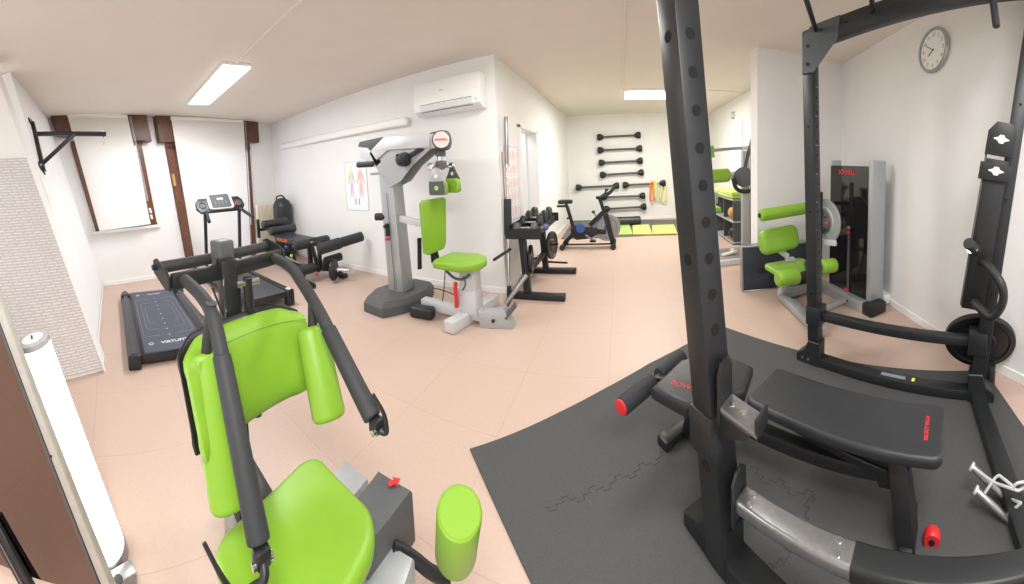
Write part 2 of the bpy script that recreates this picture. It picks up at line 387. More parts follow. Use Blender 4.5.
# doorway in the recess wall
mb = MB()
for y in (d0, d1): mb.box((XL - .07, y, DH / 2 + .02), (.2, .07, DH + .04), None, .004, 1)
mb.box((XL - .07, (d0 + d1) / 2, DH + .03), (.2, d1 - d0 + .07, .07), None, .004, 1)
dr = struct('door_2', mb, WHITE)
struct('door_leaf', MB().box((XL - .55, d1 - .03, DH / 2), (.78, .04, DH - .02), None, .003, 1), WHITE, dr)
struct('door_handle', MB().tube([(XL - .88, d1 - .05, 1.02), (XL - .88, d1 - .11, 1.02), (XL - .77, d1 - .11, 1.02)], .011, 8, .03), BLACKP, dr)
# second door and exit sign in the far right wall of the recess
def XR(x, y, d=0.): return PL(x, y, V((2.52 - d, YB, 0)), V((-.2, -(YB - PY - .2), 0)).cross(V((0, 0, 1))))
d3 = [XR(729, 126), XR(743, 121), XR(743, 270), XR(729, 235)]
d3[2].z = d3[3].z = .0; d3[2].x, d3[2].y = d3[1].x, d3[1].y; d3[3].x, d3[3].y = d3[0].x, d3[0].y
struct('door_3', MB().prism([p + V((-.03, 0, 0)) for p in d3], (.03, 0, 0), .01, 2), WHITE)
t = thing('exit_sign', 'small green and white emergency sign on wall above the far white door', 'sign', XR(733, 115))
mb = MB().prism([XR(731.6, 112, .012), XR(734, 111.3, .012), XR(734, 118.8, .012), XR(731.6, 119.2, .012)], (.01, 0, 0)); part('sign_plate', mb, mat('sign_green', (110, 160, 140), .5), t)
mb = MB().prism([XR(732.3, 113.2, .016), XR(733.4, 113, .016), XR(733.4, 117.2, .016), XR(732.3, 117.5, .016)], (.004, 0, 0)); part('running_figure_field', mb, WHITE, t)

# ceiling lights and conduit
def ceil_light(label, x0, x1, y0, y1):
    t = thing('ceiling_light', label, 'ceiling light', ((x0 + x1) / 2, (y0 + y1) / 2, CH), 0, 'flat lit panels on the ceiling')
    mb = MB().box(((x0 + x1) / 2, (y0 + y1) / 2, CH - .018), (x1 - x0, y1 - y0, .036), None, .006, 1); part('housing', mb, WHITE, t)
    mb = MB().box(((x0 + x1) / 2, (y0 + y1) / 2, CH - .04), (x1 - x0 - .02, y1 - y0 - .02, .02), None, .006, 2); part('diffuser', mb, DIFF, t)
ceil_light('long lit ceiling light panel near the blinds and treadmills', -4.74, -3.2, 1.26, 1.6)
ceil_light('lit ceiling light panel above the wall of barbells, cut by the rack post', .14, 1.3, 5.92, 6.6)
def conduit(name, a, b): struct(name, MB().bar(a, b, .028, .016, (0, 0, 1), .003, 1), CEIL)
conduit('trim_1', (-3.2, 1.42, CH - .008), (.8, 1.42, CH - .008)); conduit('trim_2', (.09, .2, CH - .008), (.09, 5.95, CH - .008)); conduit('trim_3', (.09, 5.88, CH - .008), (2.4, 5.88, CH - .008))

# air conditioner with its pipe cover along the wall
ax0, ax1, az0, az1 = -2.42, -1.5, 2.23, 2.63
t = thing('air_conditioner', 'white split air conditioner high on the wall beside the corner', 'air conditioner', ((ax0 + ax1) / 2, YA, az0))
prof = [(0, az1), (.16, az1), (.2, az1 - .05), (.215, az0 + .12), (.2, az0 + .05), (.12, az0), (0, az0)]
mb = MB().prism([(ax0, YA - d, z) for d, z in prof], (ax1 - ax0, 0, 0), .012, 3); part('casing', mb, WHITE, t)
mb = MB().prism([(ax0 + .1, YA - .216, az0 + .115), (ax0 + .1, YA - .203, az0 + .045), (ax0 + .1, YA - .17, az0 + .03), (ax0 + .1, YA - .17, az0 + .11)], (ax1 - ax0 - .2, 0, 0), .003, 1); fl = part('air_flap', mb, mat('flap_white', (226, 226, 226), .4), t)
mb = MB(); mb.bar((ax0 + .1, YA - .214, az0 + .118), (ax1 - .1, YA - .214, az0 + .118), .006, .006, None, 0); mb.bar((ax0 + .1, YA - .19, az0 + .03), (ax1 - .1, YA - .19, az0 + .03), .006, .006, None, 0); part('flap_gap', mb, DGREY, t)
mb = MB().box((ax0 + .42, YA - .209, az0 + .26), (.05, .004, .01)); part('logo', mb, mat('logo_grey', (180, 180, 182), .3, .4), t)
mb = MB().box((ax1 - .05, YA - .209, az0 + .09), (.012, .006, .012)); part('indicator', mb, DGREY, t)
a, b = YP(281, 147, YA - .055), YP(408, 121, YA - .055)
t = thing('pipe_cover', 'long white pipe cover running along the wall to the air conditioner', 'pipe cover', a)
mb = MB().bar(a, b, .075, .115, None, .03, 4); part('duct', mb, WHITE, t)
for f in (.22, .985):
    q = a + (b - a) * f; dd = (b - a).normalized(); mb = MB().bar(q - dd * .03, q + dd * .03, .085, .125, None, .025, 4); part('coupling', mb, WHITE, t)

# posters
def poster(name, label, o, x, y, w, h, fig):
    o, x, y = V(o), V(x), V(y); n = x.cross(y).normalized()
    t = thing(name, label, 'poster', o)
    mb = MB().prism([o + x * sx * w / 2 + y * sy * h / 2 for sx, sy in ((-1, -1), (1, -1), (1, 1), (-1, 1))], n * .006); part('sheet', mb, PAPER, t)
    mb = MB()
    for sx in (-1, 1): mb.bar(o + x * sx * w / 2 - y * h / 2 + n * .004, o + x * sx * w / 2 + y * h / 2 + n * .004, .012, .012)
    for sy in (-1, 1): mb.bar(o - x * w / 2 + y * sy * h / 2 + n * .004, o + x * w / 2 + y * sy * h / 2 + n * .004, .012, .012)
    part('frame', mb, mat('poster_frame', (206, 208, 210), .4), t)
    fig(t, o + n * .007, x * w, y * h, n)
def figures(t, o, x, y, n):
    cs = dict(y=(238, 232, 170), p=(232, 180, 220), o=(242, 206, 186), b=(170, 196, 232), r=(238, 184, 184), t=(110, 170, 196))
    ms = {k: mat('ink_' + k, v, .6) for k, v in cs.items()}
    def blob(m, pts, name):
        mb = MB()
        for cx_, cy_, w_, h_, tilt in pts:
            c = o + x * cx_ + y * cy_; ux, uy = x.normalized(), y.normalized(); q = M.Rotation(tilt, 3, n); ux, uy = q @ ux, q @ uy
            mb.prism([c + ux * w_ * x.length / 2 * math.cos(a) + uy * h_ * y.length / 2 * math.sin(a) for a in [k * math.pi / 6 for k in range(12)]], n * .001)
        part(name, mb, m, t)
    for s, body, arm, leg in ((-.2, 'y', 'b', 'p'), (.22, 'o', 'r', 'r')):
        blob(ms[body], [(s, .22, .16, .26, 0), (s, .39, .07, .07, 0)], 'torso_print'); blob(ms[arm], [(s - .11, .15, .05, .26, -.25), (s + .11, .15, .05, .26, .25)], 'arm_print')
        blob(ms[leg], [(s - .04, -.06, .06, .36, -.05), (s + .04, -.06, .06, .36, .05)], 'leg_print')
    blob(ms['t'], [(-.06, -.32, .05, .16, 0), (.1, -.32, .05, .16, 0)], 'small_leg_print')
c = YP(356.5, 186, YA - .002); poster('poster', 'framed anatomy poster of two coloured human figures on the white wall', c, (1, 0, 0), (0, 0, 1), .5, .78, figures)
def rows(t, o, x, y, n):
    m = mat('pale_red_ink', (238, 214, 210), .6)
    for r in range(5):
        mb = MB()
        for k in range(4):
            c = o + x * (-.36 + .24 * k) + y * (.38 - .19 * r); ux, uy = x.normalized(), y.normalized()
            mb.prism([c + ux * (.03 if k % 2 else .05) * math.cos(a) + uy * .07 * math.sin(a) for a in [q * math.pi / 5 for q in range(10)]], n * .001)
        mb.bar(o - x * .42 + y * (.29 - .19 * r), o + x * .42 + y * (.29 - .19 * r), .006, .002, n, 0); part('exercise_row_print', mb, m, t)
p0 = XP(512.5, 183, XL + .002); poster('exercise_chart', 'pale exercise chart with red figures beside the doorway', p0, (0, 1, 0), (0, 0, 1), .5, .95, rows)

# clock
cc = RW(933.5, 50.2, .02); cx_, cy_ = rd * -1, V((0, 0, 1)); R_ = .19
t = thing('wall_clock', 'round white wall clock with grey rim, showing ten to eight', 'clock', cc)
mb = MB().lathe([(R_ - .03, -.02), (R_, -.02), (R_ + .004, .005), (R_ - .006, .022), (R_ - .022, .02), (R_ - .026, .004)], cc, cc + RN, 48); part('rim', mb, mat('rim_grey', (168, 170, 172), .3, .3), t)
mb = MB().cyl(cc - RN * .015, cc + RN * .006, R_ - .022, n=48); part('dial', mb, WHITE, t)
for k in range(12):
    a = math.radians(90 - 30 * (k + 1)); q = cc + RN * .0065 + cx_ * math.cos(a) * .13 + cy_ * math.sin(a) * .13
    text(str(k + 1), 0.042, mat('numeral_grey', (120, 122, 128), .5) if k == 0 else bpy.data.materials['numeral_grey'], t, q, cx_, cy_, 'numeral')
def hand(name, deg, L, wd):
    a = math.radians(deg); q = cx_ * math.cos(a) + cy_ * math.sin(a); mb = MB().bar(cc + RN * .009 - q * .015, cc + RN * .009 + q * L, wd, .002, RN, 0); part(name, mb, BLACKP, t)
hand('minute_hand', 90 + 60, .095, .006); hand('hour_hand', 90 - 235, .07, .008)

# radiator on the window wall, right of the balcony door
q = [W(255, 205, .08), W(276, 204, .08), W(277, 256, .08), W(257, 258, .08)]
t = thing('radiator', 'cream ribbed radiator under the wall between balcony door and corner', 'radiator', q[3])
mb = MB()
for k in range(9):
    f0, f1 = (k + .08) / 9, (k + .92) / 9
    mb.prism([q[3].lerp(q[2], f0), q[3].lerp(q[2], f1), q[0].lerp(q[1], f1), q[0].lerp(q[1], f0)], WN * .06, .012, 2)
part('fins', mb, CREAM, t)
for a, b, s_ in ((q[3], q[2], 1), (q[0], q[1], -1)): part('header_pipe', MB().bar(a + V((0, 0, .06 * s_)) - WN * .02, b + V((0, 0, .06 * s_)) - WN * .02, .03, .03), CREAM, t)
# wall socket low on the right wall
q = RW(886, 296, .0)
t = thing('wall_socket', 'white wall socket box low on wall behind the weight stack tower', 'socket', q)
mb = MB().box(q + RN * .03, (.1, .16, .1), rz(math.atan2(rd.y, rd.x) - math.pi / 2), .01, 2); part('socket_box', mb, WHITE, t)
og = mat('outlet_grey', (200, 200, 200), .4)
for s in (-1, 1): part('outlet', MB().cyl(q + RN * .081 + rd * s * .03, q + RN * .084 + rd * s * .03, .018, n=16), og, t)

# ================================================================= THINGS ON THE LEFT: bracket, panel, lamp, mirror
# patterned relief panel standing against the pier
pu = (pt - pb).normalized()
def pface(a, h, d=0.): return pb + (pt - pb) * (h / CH) + sd * a + V((.01 + d, 0, 0))
t = thing('relief_panel', 'white woven-pattern relief panel standing against the projecting wall by the lamp', 'panel', pface(.6, .03))
mb = MB(); q = [pface(0, .04), pface(0, 1.87), pface(1.15, 1.87), pface(1.15, .04)]
vv, ff = mb._f(q, [(0, 1, 2, 3)]); uv = mb.bm.loops.layers.uv.new('uv')
for l, c in zip(ff[0].loops, ((0, 0), (0, 1.83), (1.15, 1.83), (1.15, 0))): l[uv].uv = c
ex = bmesh.ops.extrude_face_region(mb.bm, geom=ff); bmesh.ops.translate(mb.bm, verts=[v for v in ex['geom'] if isinstance(v, bmesh.types.BMVert)], vec=(.022, 0, 0))
bmesh.ops.recalc_face_normals(mb.bm, faces=mb.bm.faces[:])
part('relief_sheet', mb, PANEL, t)
mb = MB().bar(pface(-.012, .0, .01), pface(-.012, .16, .01), .05, .02); part('edge_foot', mb, WHITE, t)

b0, b1 = LW(33, 124, .02), LW(43, 168, .02)
t = thing('bag_bracket', 'black triangular steel bracket on the wall above the patterned panel, hook at its tip', 'bracket', b1)
bu = (b0 - b1).normalized(); br = bu.cross(LN).normalized()
mb = MB().bar(b1 - bu * .02, b0 + bu * .02, .05, .04, LN); part('wall_post', mb, BLACK, t)
for p in (b0, b1):
    mb = MB().bar(p - br * .1 - LN * .012, p + br * .1 - LN * .012, .012, .06, bu); mp_ = part('mounting_plate', mb, BLACK, t)
    for s_ in (-1, 1): part('bolt', MB().cyl(p + br * s_ * .07 - LN * .012, p + br * s_ * .07 + LN * .012, .014, n=6), STEEL, mp_)
ba = LW(36, 134, .02)
hd = V((-.12, 1, 0)).normalized()
best = min(((abs(px(ba + hd * (k * .01))[0] - 105.5), k * .01) for k in range(20, 140)))[1]
bt = ba + hd * best
bt = PL(106, 134.2, bt, ray(106, 134).normalized())
mb = MB().bar(ba, bt, .045, .045); part('arm', mb, BLACK, t)
mb = MB().bar(b1 + bu * .05, ba + (bt - ba) * .55, .04, .04); part('brace', mb, BLACK, t)
ht = ba + (bt - ba) * .96
mb = MB().tube([ht - V((0, 0, .02)) + V((.02 * math.cos(a), 0, -.05 + .045 * math.sin(a))) for a in [k * math.pi / 8 for k in range(16)]], .006, 8, closed=True); mb.cyl(ht + V((0, 0, .05)), ht - V((0, 0, .05)), .008, n=10); part('hook', mb, CHROME, t)

# glowing column lamp
l0, l1 = Z(112, 556), Z(32, 338, .93)
t = thing('column_lamp', 'glowing white cylindrical column lamp beside the tall mirror', 'lamp', l0)
ld = (l1 - l0).normalized(); L_ = (l1 - l0).length; lr = .068
mb = MB().lathe([(.03, 0), (lr + .004, .0), (lr + .004, .035), (lr, .04)], l0, l1, 40); part('base', mb, STEEL, t)
mb = MB().lathe([(lr - .004, 0), (lr, .01), (lr, L_ - .06), (lr - .004, L_ - .05)], l0 + ld * .035, l1, 40); part('shade', mb, DIFFW, t)
mb = MB().lathe([(lr - .02, 0), (lr + .003, .0), (lr + .003, .022), (lr - .004, .026), (lr - .022, .026), (lr - .022, .02)], l0 + ld * (L_ - .026), l1, 40); tr = part('top_ring', mb, mat('lamp_ring_grey', (176, 176, 176), .4), t)
mb = MB().cyl(l0 + ld * (L_ - .012), l0 + ld * (L_ + .0), lr - .02, n=32); part('top_cap', mb, WHITE, t)
mb = MB().bar(l0 + ld * (L_ + .001) - RX * .02, l0 + ld * (L_ + .001) + RX * .012, .008, .004, ld, 0); part('switch', mb, BLACKP, t)

# tall leaning mirror: its edge runs down the picture's lower left corner
m0, m1 = RP(112, 592, 1.06), RP(-2, 300, 1.16)
md = (m1 - m0).normalized(); ms = V((-.35, -.94, 0)); ms = (ms - md * ms.dot(md)).normalized(); mn = md.cross(ms).normalized()
if mn.dot(EYE - m0) < 0: mn = -mn
mt = thing('wall_mirror', 'tall leaning mirror in a pale metal frame beside the glowing lamp', 'mirror', m0)
mb = MB().prism([m0, m1 + md * .5, m1 + md * .5 + ms * .75, m0 + ms * .75], -mn * .012, 0); part('glass', mb, MIRROR, mt)
mb = MB().bar(m0 - md * .06, m1 + md * .5, .034, .03, mn, .006, 3); part('frame', mb, mat('frame_silver', (190, 188, 180), .35, .35), mt)
mb = MB().bar(m0 + ms * .034 + mn * .001 - md * .05, m1 + md * .5 + ms * .034 + mn * .001, .012, .012, mn, .002, 1); part('frame_inner_lip', mb, DGREY, mt)
fb0, fb1 = PL(-8, 520, m0 + mn * .012, mn), PL(36, 600, m0 + mn * .012, mn)
part('lower_bar', MB().bar(fb0, fb1, .07, .02, mn, .004, 1), BLACK, mt); part('bar_trim', MB().bar(fb0 + mn * .012 - ms * -.006, fb1 + mn * .012 - ms * -.006, .006, .004, mn, 0), STEEL, mt)
q = RP(54, 454, 1.05); mb = MB().ball(PL(51.5, 455, m0 + mn * .01, mn), .008); part('clip', mb, BLACKP, mt)
q = Z(121, 579, .03)
t = thing('socket_strip', 'small grey power socket strip on the floor by the lamp foot', 'power strip', (q.x, q.y, 0))
mb = MB().box((q.x + .02, q.y - .05, .025), (.06, .22, .05), rz(.4), .008, 2); part('body', mb, STEEL, t)
mb = MB().cyl((q.x + .02, q.y - .01, .05), (q.x + .02, q.y - .01, .053), .018, n=16); part('outlet', mb, BLACKP, t)

# ================================================================= TREADMILLS AND BENCH NEAR THE WINDOWS
# flat walking pad
wx0, wx1, wy0, wy1 = -4.66, -2.82, .12, .86
t = thing('walking_pad', 'flat black walking treadmill with slate deck and printed white lines, no console', 'treadmill', ((wx0 + wx1) / 2, (wy0 + wy1) / 2, 0))
mb = MB().box(((wx0 + wx1) / 2, (wy0 + wy1) / 2, .06), (wx1 - wx0 - .06, wy1 - wy0 - .1, .08), None, .01, 2); part('deck_frame', mb, BLACKP, t)
mb = MB().box(((wx0 + wx1) / 2, (wy0 + wy1) / 2, .104), (wx1 - wx0 - .07, wy1 - wy0 - .18, .012), None, .004, 1); deck = part('deck', mb, PADTOP, t)
for y in (wy0, wy1):
    mb = MB().prism([(wx0, y - .055, .0), (wx0, y + .055, .0), (wx0, y + .055, .1), (wx0, y + .02, .135), (wx0, y - .02, .135), (wx0, y - .055, .1)], (wx1 - wx0, 0, 0), .012, 2); rl = part('side_rail', mb, mat('rail_charcoal', (62, 64, 68), .45) if 'rail_charcoal' not in bpy.data.materials else bpy.data.materials['rail_charcoal'], t)
    mb = MB().box((wx0 + .2, y, .09), (.12, .125, .11), None, .02, 2); part('clamp', mb, BLACKP, rl)
    mb = MB().box((wx1 + .012, y, .062), (.03, .112, .124), None, .012, 2); part('end_cap', mb, BLACK, rl)
mx_, my_ = (wx0 + wx1) / 2 + .02, (wy0 + wy1) / 2
def loop(w_, h_, side):
    pts = [(0, side * w_ * .35), (0, side * w_ / 2)]
    mb = MB(); o = V((mx_, my_, .1108))
    pts = [V((-h_ / 2, side * .09, 0)), V((-h_ / 2, side * w_ / 2, 0)), V((h_ / 2, side * w_ / 2, 0)), V((h_ / 2, side * .09, 0))]
    mb.tube([o + p for p in pts], .0028, 4, .06, 5); return mb
for w_, h_ in ((.5, 1.1), (.4, .8), (.32, .5)):
    for s_ in (-1, 1): part('printed_loop', loop(w_, h_, s_), PRINTG, deck)
for k in range(-4, 5): part('printed_dot', MB().cyl((mx_ + k * .14, my_, .1102), (mx_ + k * .14, my_, .1112), .008, n=10), PRINTW, deck)
for xx, nm, size in ((wx1 - .19, 'VIRTUFIT', .062), (wx0 + .2, 'VIRTUFIT', .045)):
    text(nm, size, PRINTW, deck, (xx, my_ + .02, .111), (0, 1, 0), (-1, 0, 0), 'lettering', .0006, bold=.0015)
    mb = MB().tube([V((xx, my_ - .2, .111)) + V((math.cos(a), math.sin(a), 0)) * .022 for a in [k * math.pi / 3 for k in range(6)]], .004, 4, closed=True); part('hexagon_mark', mb, PRINTW, deck)
mb = MB().tube([(wx0 + .4, wy1 + .07, .06), (wx0 + .9, wy1 + .1, .03), (wx1 - .3, wy1 + .09, .1), (wx1 - .05, wy1 + .08, .02)], .007, 8, .2); part('cable', mb, BLACKP, t)

# treadmill with console, its belt running away from the window
tx0, tx1, ty0, ty1 = -5.05, -3.42, 1.42, 2.06
tx1_ = tx1
def T_(p): return p
t = thing('treadmill', 'black motorised treadmill with silver console in front of the balcony door blind', 'treadmill', ((tx0 + tx1) / 2, (ty0 + ty1) / 2, 0))
mb = MB().box(((tx0 + tx1) / 2 + .1, (ty0 + ty1) / 2, .14), (tx1 - tx0 - .2, ty1 - ty0 - .1, .06), None, .01, 2); part('deck_frame', mb, BLACKP, t)
mb = MB().box(((tx0 + tx1) / 2 + .12, (ty0 + ty1) / 2, .178), (tx1 - tx0 - .26, ty1 - ty0 - .19, .012), None, .005, 2); part('belt', mb, BELT, t)
for y in (ty0 + .045, ty1 - .045):
    mb = MB().prism([(tx0 + .2, y - .045, .1), (tx0 + .2, y + .045, .1), (tx0 + .2, y + .045, .175), (tx0 + .2, y + .03, .195), (tx0 + .2, y - .03, .195), (tx0 + .2, y - .045, .175)], (tx1 - tx0 - .22, 0, 0), .006, 2); part('side_rail', mb, BLACKP, t)
    mb = MB().box((tx1 - .03, y, .1), (.1, .11, .2), None, .025, 3); ec = part('rear_foot', mb, BLACKP, t)
    mb = MB().box((tx1 - .04, y, .2), (.07, .05, .006), None, .002, 1); part('white_sticker', mb, WHITE, ec)
mb = MB().prism([(tx0 - .1, ty0, .02), (tx0 + .32, ty0, .06), (tx0 + .32, ty0, .2), (tx0 + .1, ty0, .27), (tx0 - .1, ty0, .2)], (0, ty1 - ty0, 0), .03, 3); part('motor_hood', mb, BLACKP, t)
ux, uz = tx0 + .12, 1.1
cxm, cym = tx0 + .16, (ty0 + ty1) / 2
for y in (ty0 + .03, ty1 - .03):
    mb = MB().bar((tx0 + .02, y, .08), (ux + .04, y, 1.12), .045, .06, (1, 0, 0), .01, 2); part('upright', mb, BLACKP, t)
    mb = MB().tube([(ux + .04, y, 1.12), (ux + .12, y, 1.14), (ux + .42, y + (.06 if y > cym else -.06), 1.02)], .026, 12, .06); part('hand_grip', mb, FOAM, t)
pl = [(-.08, -.35), (.0, -.41), (.12, -.4), (.19, -.34), (.19, .34), (.12, .4), (.0, .41), (-.08, .35)]
cn = V((.78, 0, .62)).normalized(); cu = V((-.62, 0, .78)).normalized(); co = V((ux + .06, cym - .02, 1.2))
mb = MB().prism([co + cu * a + V((0, b, 0)) for a, b in pl], -cn * .05, .015, 2); part('console_tray', mb, BLACKP, t)
for s_ in (-1, 1):
    mb = MB().lathe([(.05, -.005), (.062, .012), (.05, .016), (.042, .004)], co + cu * .05 + V((0, s_ * .3, 0)), co + cu * .05 + V((0, s_ * .3, 0)) + cn, 20); part('cup_holder', mb, DGREY, t)
mb = MB().prism(place(rpoly(.42, .3, .05), co + cu * .09 + cn * .0, (0, 1, 0), cu), cn * .035, .008, 2); cs = part('console', mb, SILVERL, t)
mb = MB().prism(place(rpoly(.33, .26, .03), co + cu * .09 + cn * .036, (0, 1, 0), cu), cn * .003, 0); part('console_face', mb, DGREY, cs)
mb = MB().prism(place(rpoly(.11, .045, .006), co + cu * .13 + cn * .04, (0, 1, 0), cu), cn * .002); part('display', mb, mat('lcd_grey', (168, 176, 168), .3), cs)
for k in range(4):
    for j in range(2):
        mb = MB().cyl(co + cu * (.075 - j * .035) + V((0, -.09 + k * .06, 0)) + cn * .039, co + cu * (.075 - j * .035) + V((0, -.09 + k * .06, 0)) + cn * .043, .011, n=12); part('button', mb, PRINTG, cs)
mb = MB().prism(place(rpoly(.06, .03, .008), co - cu * .05 + V((0, .03, 0)), (0, 1, 0), cu), cn * .012); mb.tube([co - cu * .05 + V((0, .03, 0)) + cn * .01, co + V((.02, .2, -.02)), co + cu * .06 + V((0, .3, .03))], .005, 6, .05); part('safety_key', mb, RED, t)

# black punching bag standing in the corner
bp = V((-5.78, 3.36, 0))
t = thing('punching_bag', 'black punching bag standing upright in the corner behind the weight bench', 'punching bag', bp)
mb = MB().lathe([(.02, .0), (.17, .0), (.19, .03), (.19, 1.0), (.185, 1.05), (.15, 1.14), (.08, 1.19), (.03, 1.2)], bp, bp + V((0, 0, 1)), 36); part('bag', mb, VINYL, t)
mb = MB().lathe([(.192, 0), (.195, .008), (.192, .016)], bp + V((0, 0, 1.02)), bp + V((0, 0, 2)), 36); part('seam_band', mb, BLACK, t)
mb = MB().tube([bp + V((-.12, -.06, 1.15)), bp + V((-.1, -.06, 1.24)), bp + V((.04, .0, 1.26)), bp + V((.13, .05, 1.12))], .016, 8, .06); part('strap', mb, BLACK, t)
mb = MB().tube([bp + V((-.1, -.08, 1.18)) + V((.03 * math.cos(a), -.02, .03 * math.sin(a))) for a in [k * math.pi / 6 for k in range(12)]], .006, 6, closed=True); part('ring', mb, CHROME, t)

# weight bench with leg curl rollers
t = thing('leg_curl_bench', 'black weight bench with leg curl rollers and orange lettering by the radiator', 'weight bench', (-4.6, 2.95, 0)); bench_root = t
yc = 2.87
for yy in (yc - .3, yc + .3):
    mb = MB().box((-3.92, yy, .035), (.16, .09, .07), None, .02, 2); part('front_foot', mb, BLACKP, t)
mb = MB().tube([(-3.92, yc - .3, .05), (-4.12, yc - .3, .08), (-4.3, yc - .12, .12), (-4.3, yc + .12, .12), (-4.12, yc + .3, .08), (-3.92, yc + .3, .05)], .03, 10, .14); part('front_base', mb, BLACK, t)
mb = MB().bar((-4.25, yc, .12), (-5.55, yc, .2), .07, .07); mb.bar((-5.5, yc - .28, .04), (-5.5, yc + .28, .04), .06, .06); mb.bar((-5.5, yc, .05), (-5.5, yc, .25), .06, .06); part('main_beam', mb, BLACK, t)
mb = MB().bar((-4.32, yc, .1), (-4.32, yc, .56), .06, .06, (1, 0, 0)); part('front_post', mb, BLACK, t)
mb = MB().bar((-5.1, yc, .16), (-5.0, yc, .5), .06, .06, (1, 0, 0)); mb.bar((-4.75, yc, .15), (-4.95, yc, .5), .03, .05, (0, 1, 0)); part('rear_post', mb, BLACK, t)
mb = MB().prism(place(rpoly(.74, .4, .04), (-4.72, yc, .52), (1, 0, 0), (0, 1, 0)), (0, 0, .075), .02, 3); st = part('seat', mb, VINYL, t)
text('IRON GYM', .07, ORANGE, st, (-4.82, yc - .202, .556), (1, 0, 0), (0, 0, 1), 'lettering', .001, bold=.002)
bx_ = V((-5.06, yc, .56)); bd = V((-.8, 0, .3)).normalized(); bn = V((.3, 0, .8)).normalized()
mb = MB().prism(place(rpoly(.58, .4, .04), bx_ + bd * .24, bd, (0, 1, 0)), bn * .06, .02, 3); part('backrest', mb, VINYL, t)
for q in (.1, .38): mb = MB().cyl(bx_ + bd * q + bn * .09 + V((0, -.26, 0)), bx_ + bd * q + bn * .09 + V((0, .26, 0)), .075, n=24, bev=.02); part('roller_cushion', mb, VINYL, t)
mb = MB().bar(bx_ + bd * .58 + V((0, -.24, -.25)), bx_ + bd * .58 + V((0, -.24, .1)), .05, .05); mb.bar(bx_ + bd * .58 + V((0, -.24, -.1)), bx_ + bd * .58 + V((0, .24, -.1)), .05, .05); part('head_frame', mb, BLACK, t)
for xx, zz in ((-4.26, .55), (-4.14, .2)):
    mb = MB().cyl((xx, yc - .02, zz), (xx, yc + .02, zz), .025, n=12); mb.cyl((xx, yc - .34, zz), (xx, yc + .34, zz), .014, n=10); rd_ = part('roller_axle', mb, STEEL, t)
    for s_ in (-1, 1): mb = MB().cyl((xx, yc + s_ * .06, zz), (xx, yc + s_ * .33, zz), .072, n=24, bev=.02); part('foam_roller', mb, FOAM, rd_)
mb = MB().bar((-4.26, yc, .55), (-4.12, yc, .12), .05, .04, (1, 0, 0)); part('leg_lever', mb, BLACK, t)
mb = MB().bar((-4.02, yc - .05, .2), (-3.98, yc - .05, .6), .05, .05, (1, 0, 0)); part('arm_post', mb, BLACK, t)
mb = MB().cyl((-3.96, yc - .1, .5), (-3.86, yc + .26, .55), .085, n=24, bev=.02); part('arm_cushion', mb, FOAM, t)
mb = MB().cyl((-3.86, yc + .26, .55), (-3.74, yc + .6, .6), .075, n=24, bev=.02); part('arm_cushion', mb, FOAM, t)
mb = MB().cyl((-3.98, yc + .02, .3), (-3.92, yc + .3, .33), .06, n=24, bev=.02); part('foam_roller', mb, FOAM, t)
mb = MB().lathe([(.02, 0), (.15, 0), (.16, .01), (.16, .03), (.15, .04), (.1, .034), (.05, .04), (.02, .04)], (-3.88, yc + .08, .18), (-3.7, yc + .18, .18), 32); pw = part('weight_disc', mb, BLACKP, t)
mb = MB().cyl((-3.85, yc + .1, .18), (-3.66, yc + .2, .18), .02, n=16); mb.lathe([(.02, 0), (.035, 0), (.035, .03), (.02, .03)], (-3.83, yc + .11, .18), (-3.6, yc + .235, .18), 16); part('chrome_peg', mb, CHROME, pw)
for p_, c_ in (((-4.55, yc - .2, .34), 'green_knob'), ((-4.7, yc - .2, .46), 'blue_knob'), ((-4.05, yc - .1, .12), 'red_knob'), ((-4.18, yc - .2, .13), 'red_knob'), ((-4.45, yc - .21, .5), 'red_knob')):
    m_ = {'g': GREEN4, 'b': BLUE, 'r': RED}[c_[0]]
    mb = MB().ball(p_, .026); part(c_, mb, m_, t)
mb = MB().tube([(-5.2, yc - .22, .4), (-4.9, yc - .25, .34), (-4.5, yc - .18, .26), (-4.4, yc - .05, .2)], .016, 8, .1); mb.cyl((-4.9, yc - .25, .34), (-4.5, yc - .18, .26), .02, n=10); part('support_bar', mb, STEEL, t)

bench_root.location.x += .14

# ================================================================= GREY TOWER TRAINER BY THE MIDDLE WALL
gy = 2.92
t = thing('tower_trainer', 'silver tower training machine with lime seat and hanging lime grips by the middle wall', 'exercise machine', (-2.3, gy, 0))
# base: a dark hexagonal plinth
c0 = V((-2.42, 2.9, 0))
hexp = [(-2.62, 2.46), (-2.3, 2.44), (-2.14, 2.72), (-2.08, 3.06), (-2.2, 3.34), (-2.5, 3.36), (-2.68, 3.1), (-2.74, 2.76)]
hexp = [(-2.44 + (x + 2.42) * .93, 2.9 + (y - 2.9) * .95) for x, y in hexp]
mb = MB().prism([(x, y, 0) for x, y in hexp], (0, 0, .1))
n_ = len(hexp); top = [(c0.x + (x - c0.x) * .9, c0.y + (y - c0.y) * .9, .16) for x, y in hexp]
mb._f([V((x, y, .1)) for x, y in hexp] + [V(p) for p in top], [(i, (i + 1) % n_, n_ + (i + 1) % n_, n_ + i) for i in range(n_)] + [tuple(range(n_, 2 * n_))])
part('plinth', mb, DGREY, t)
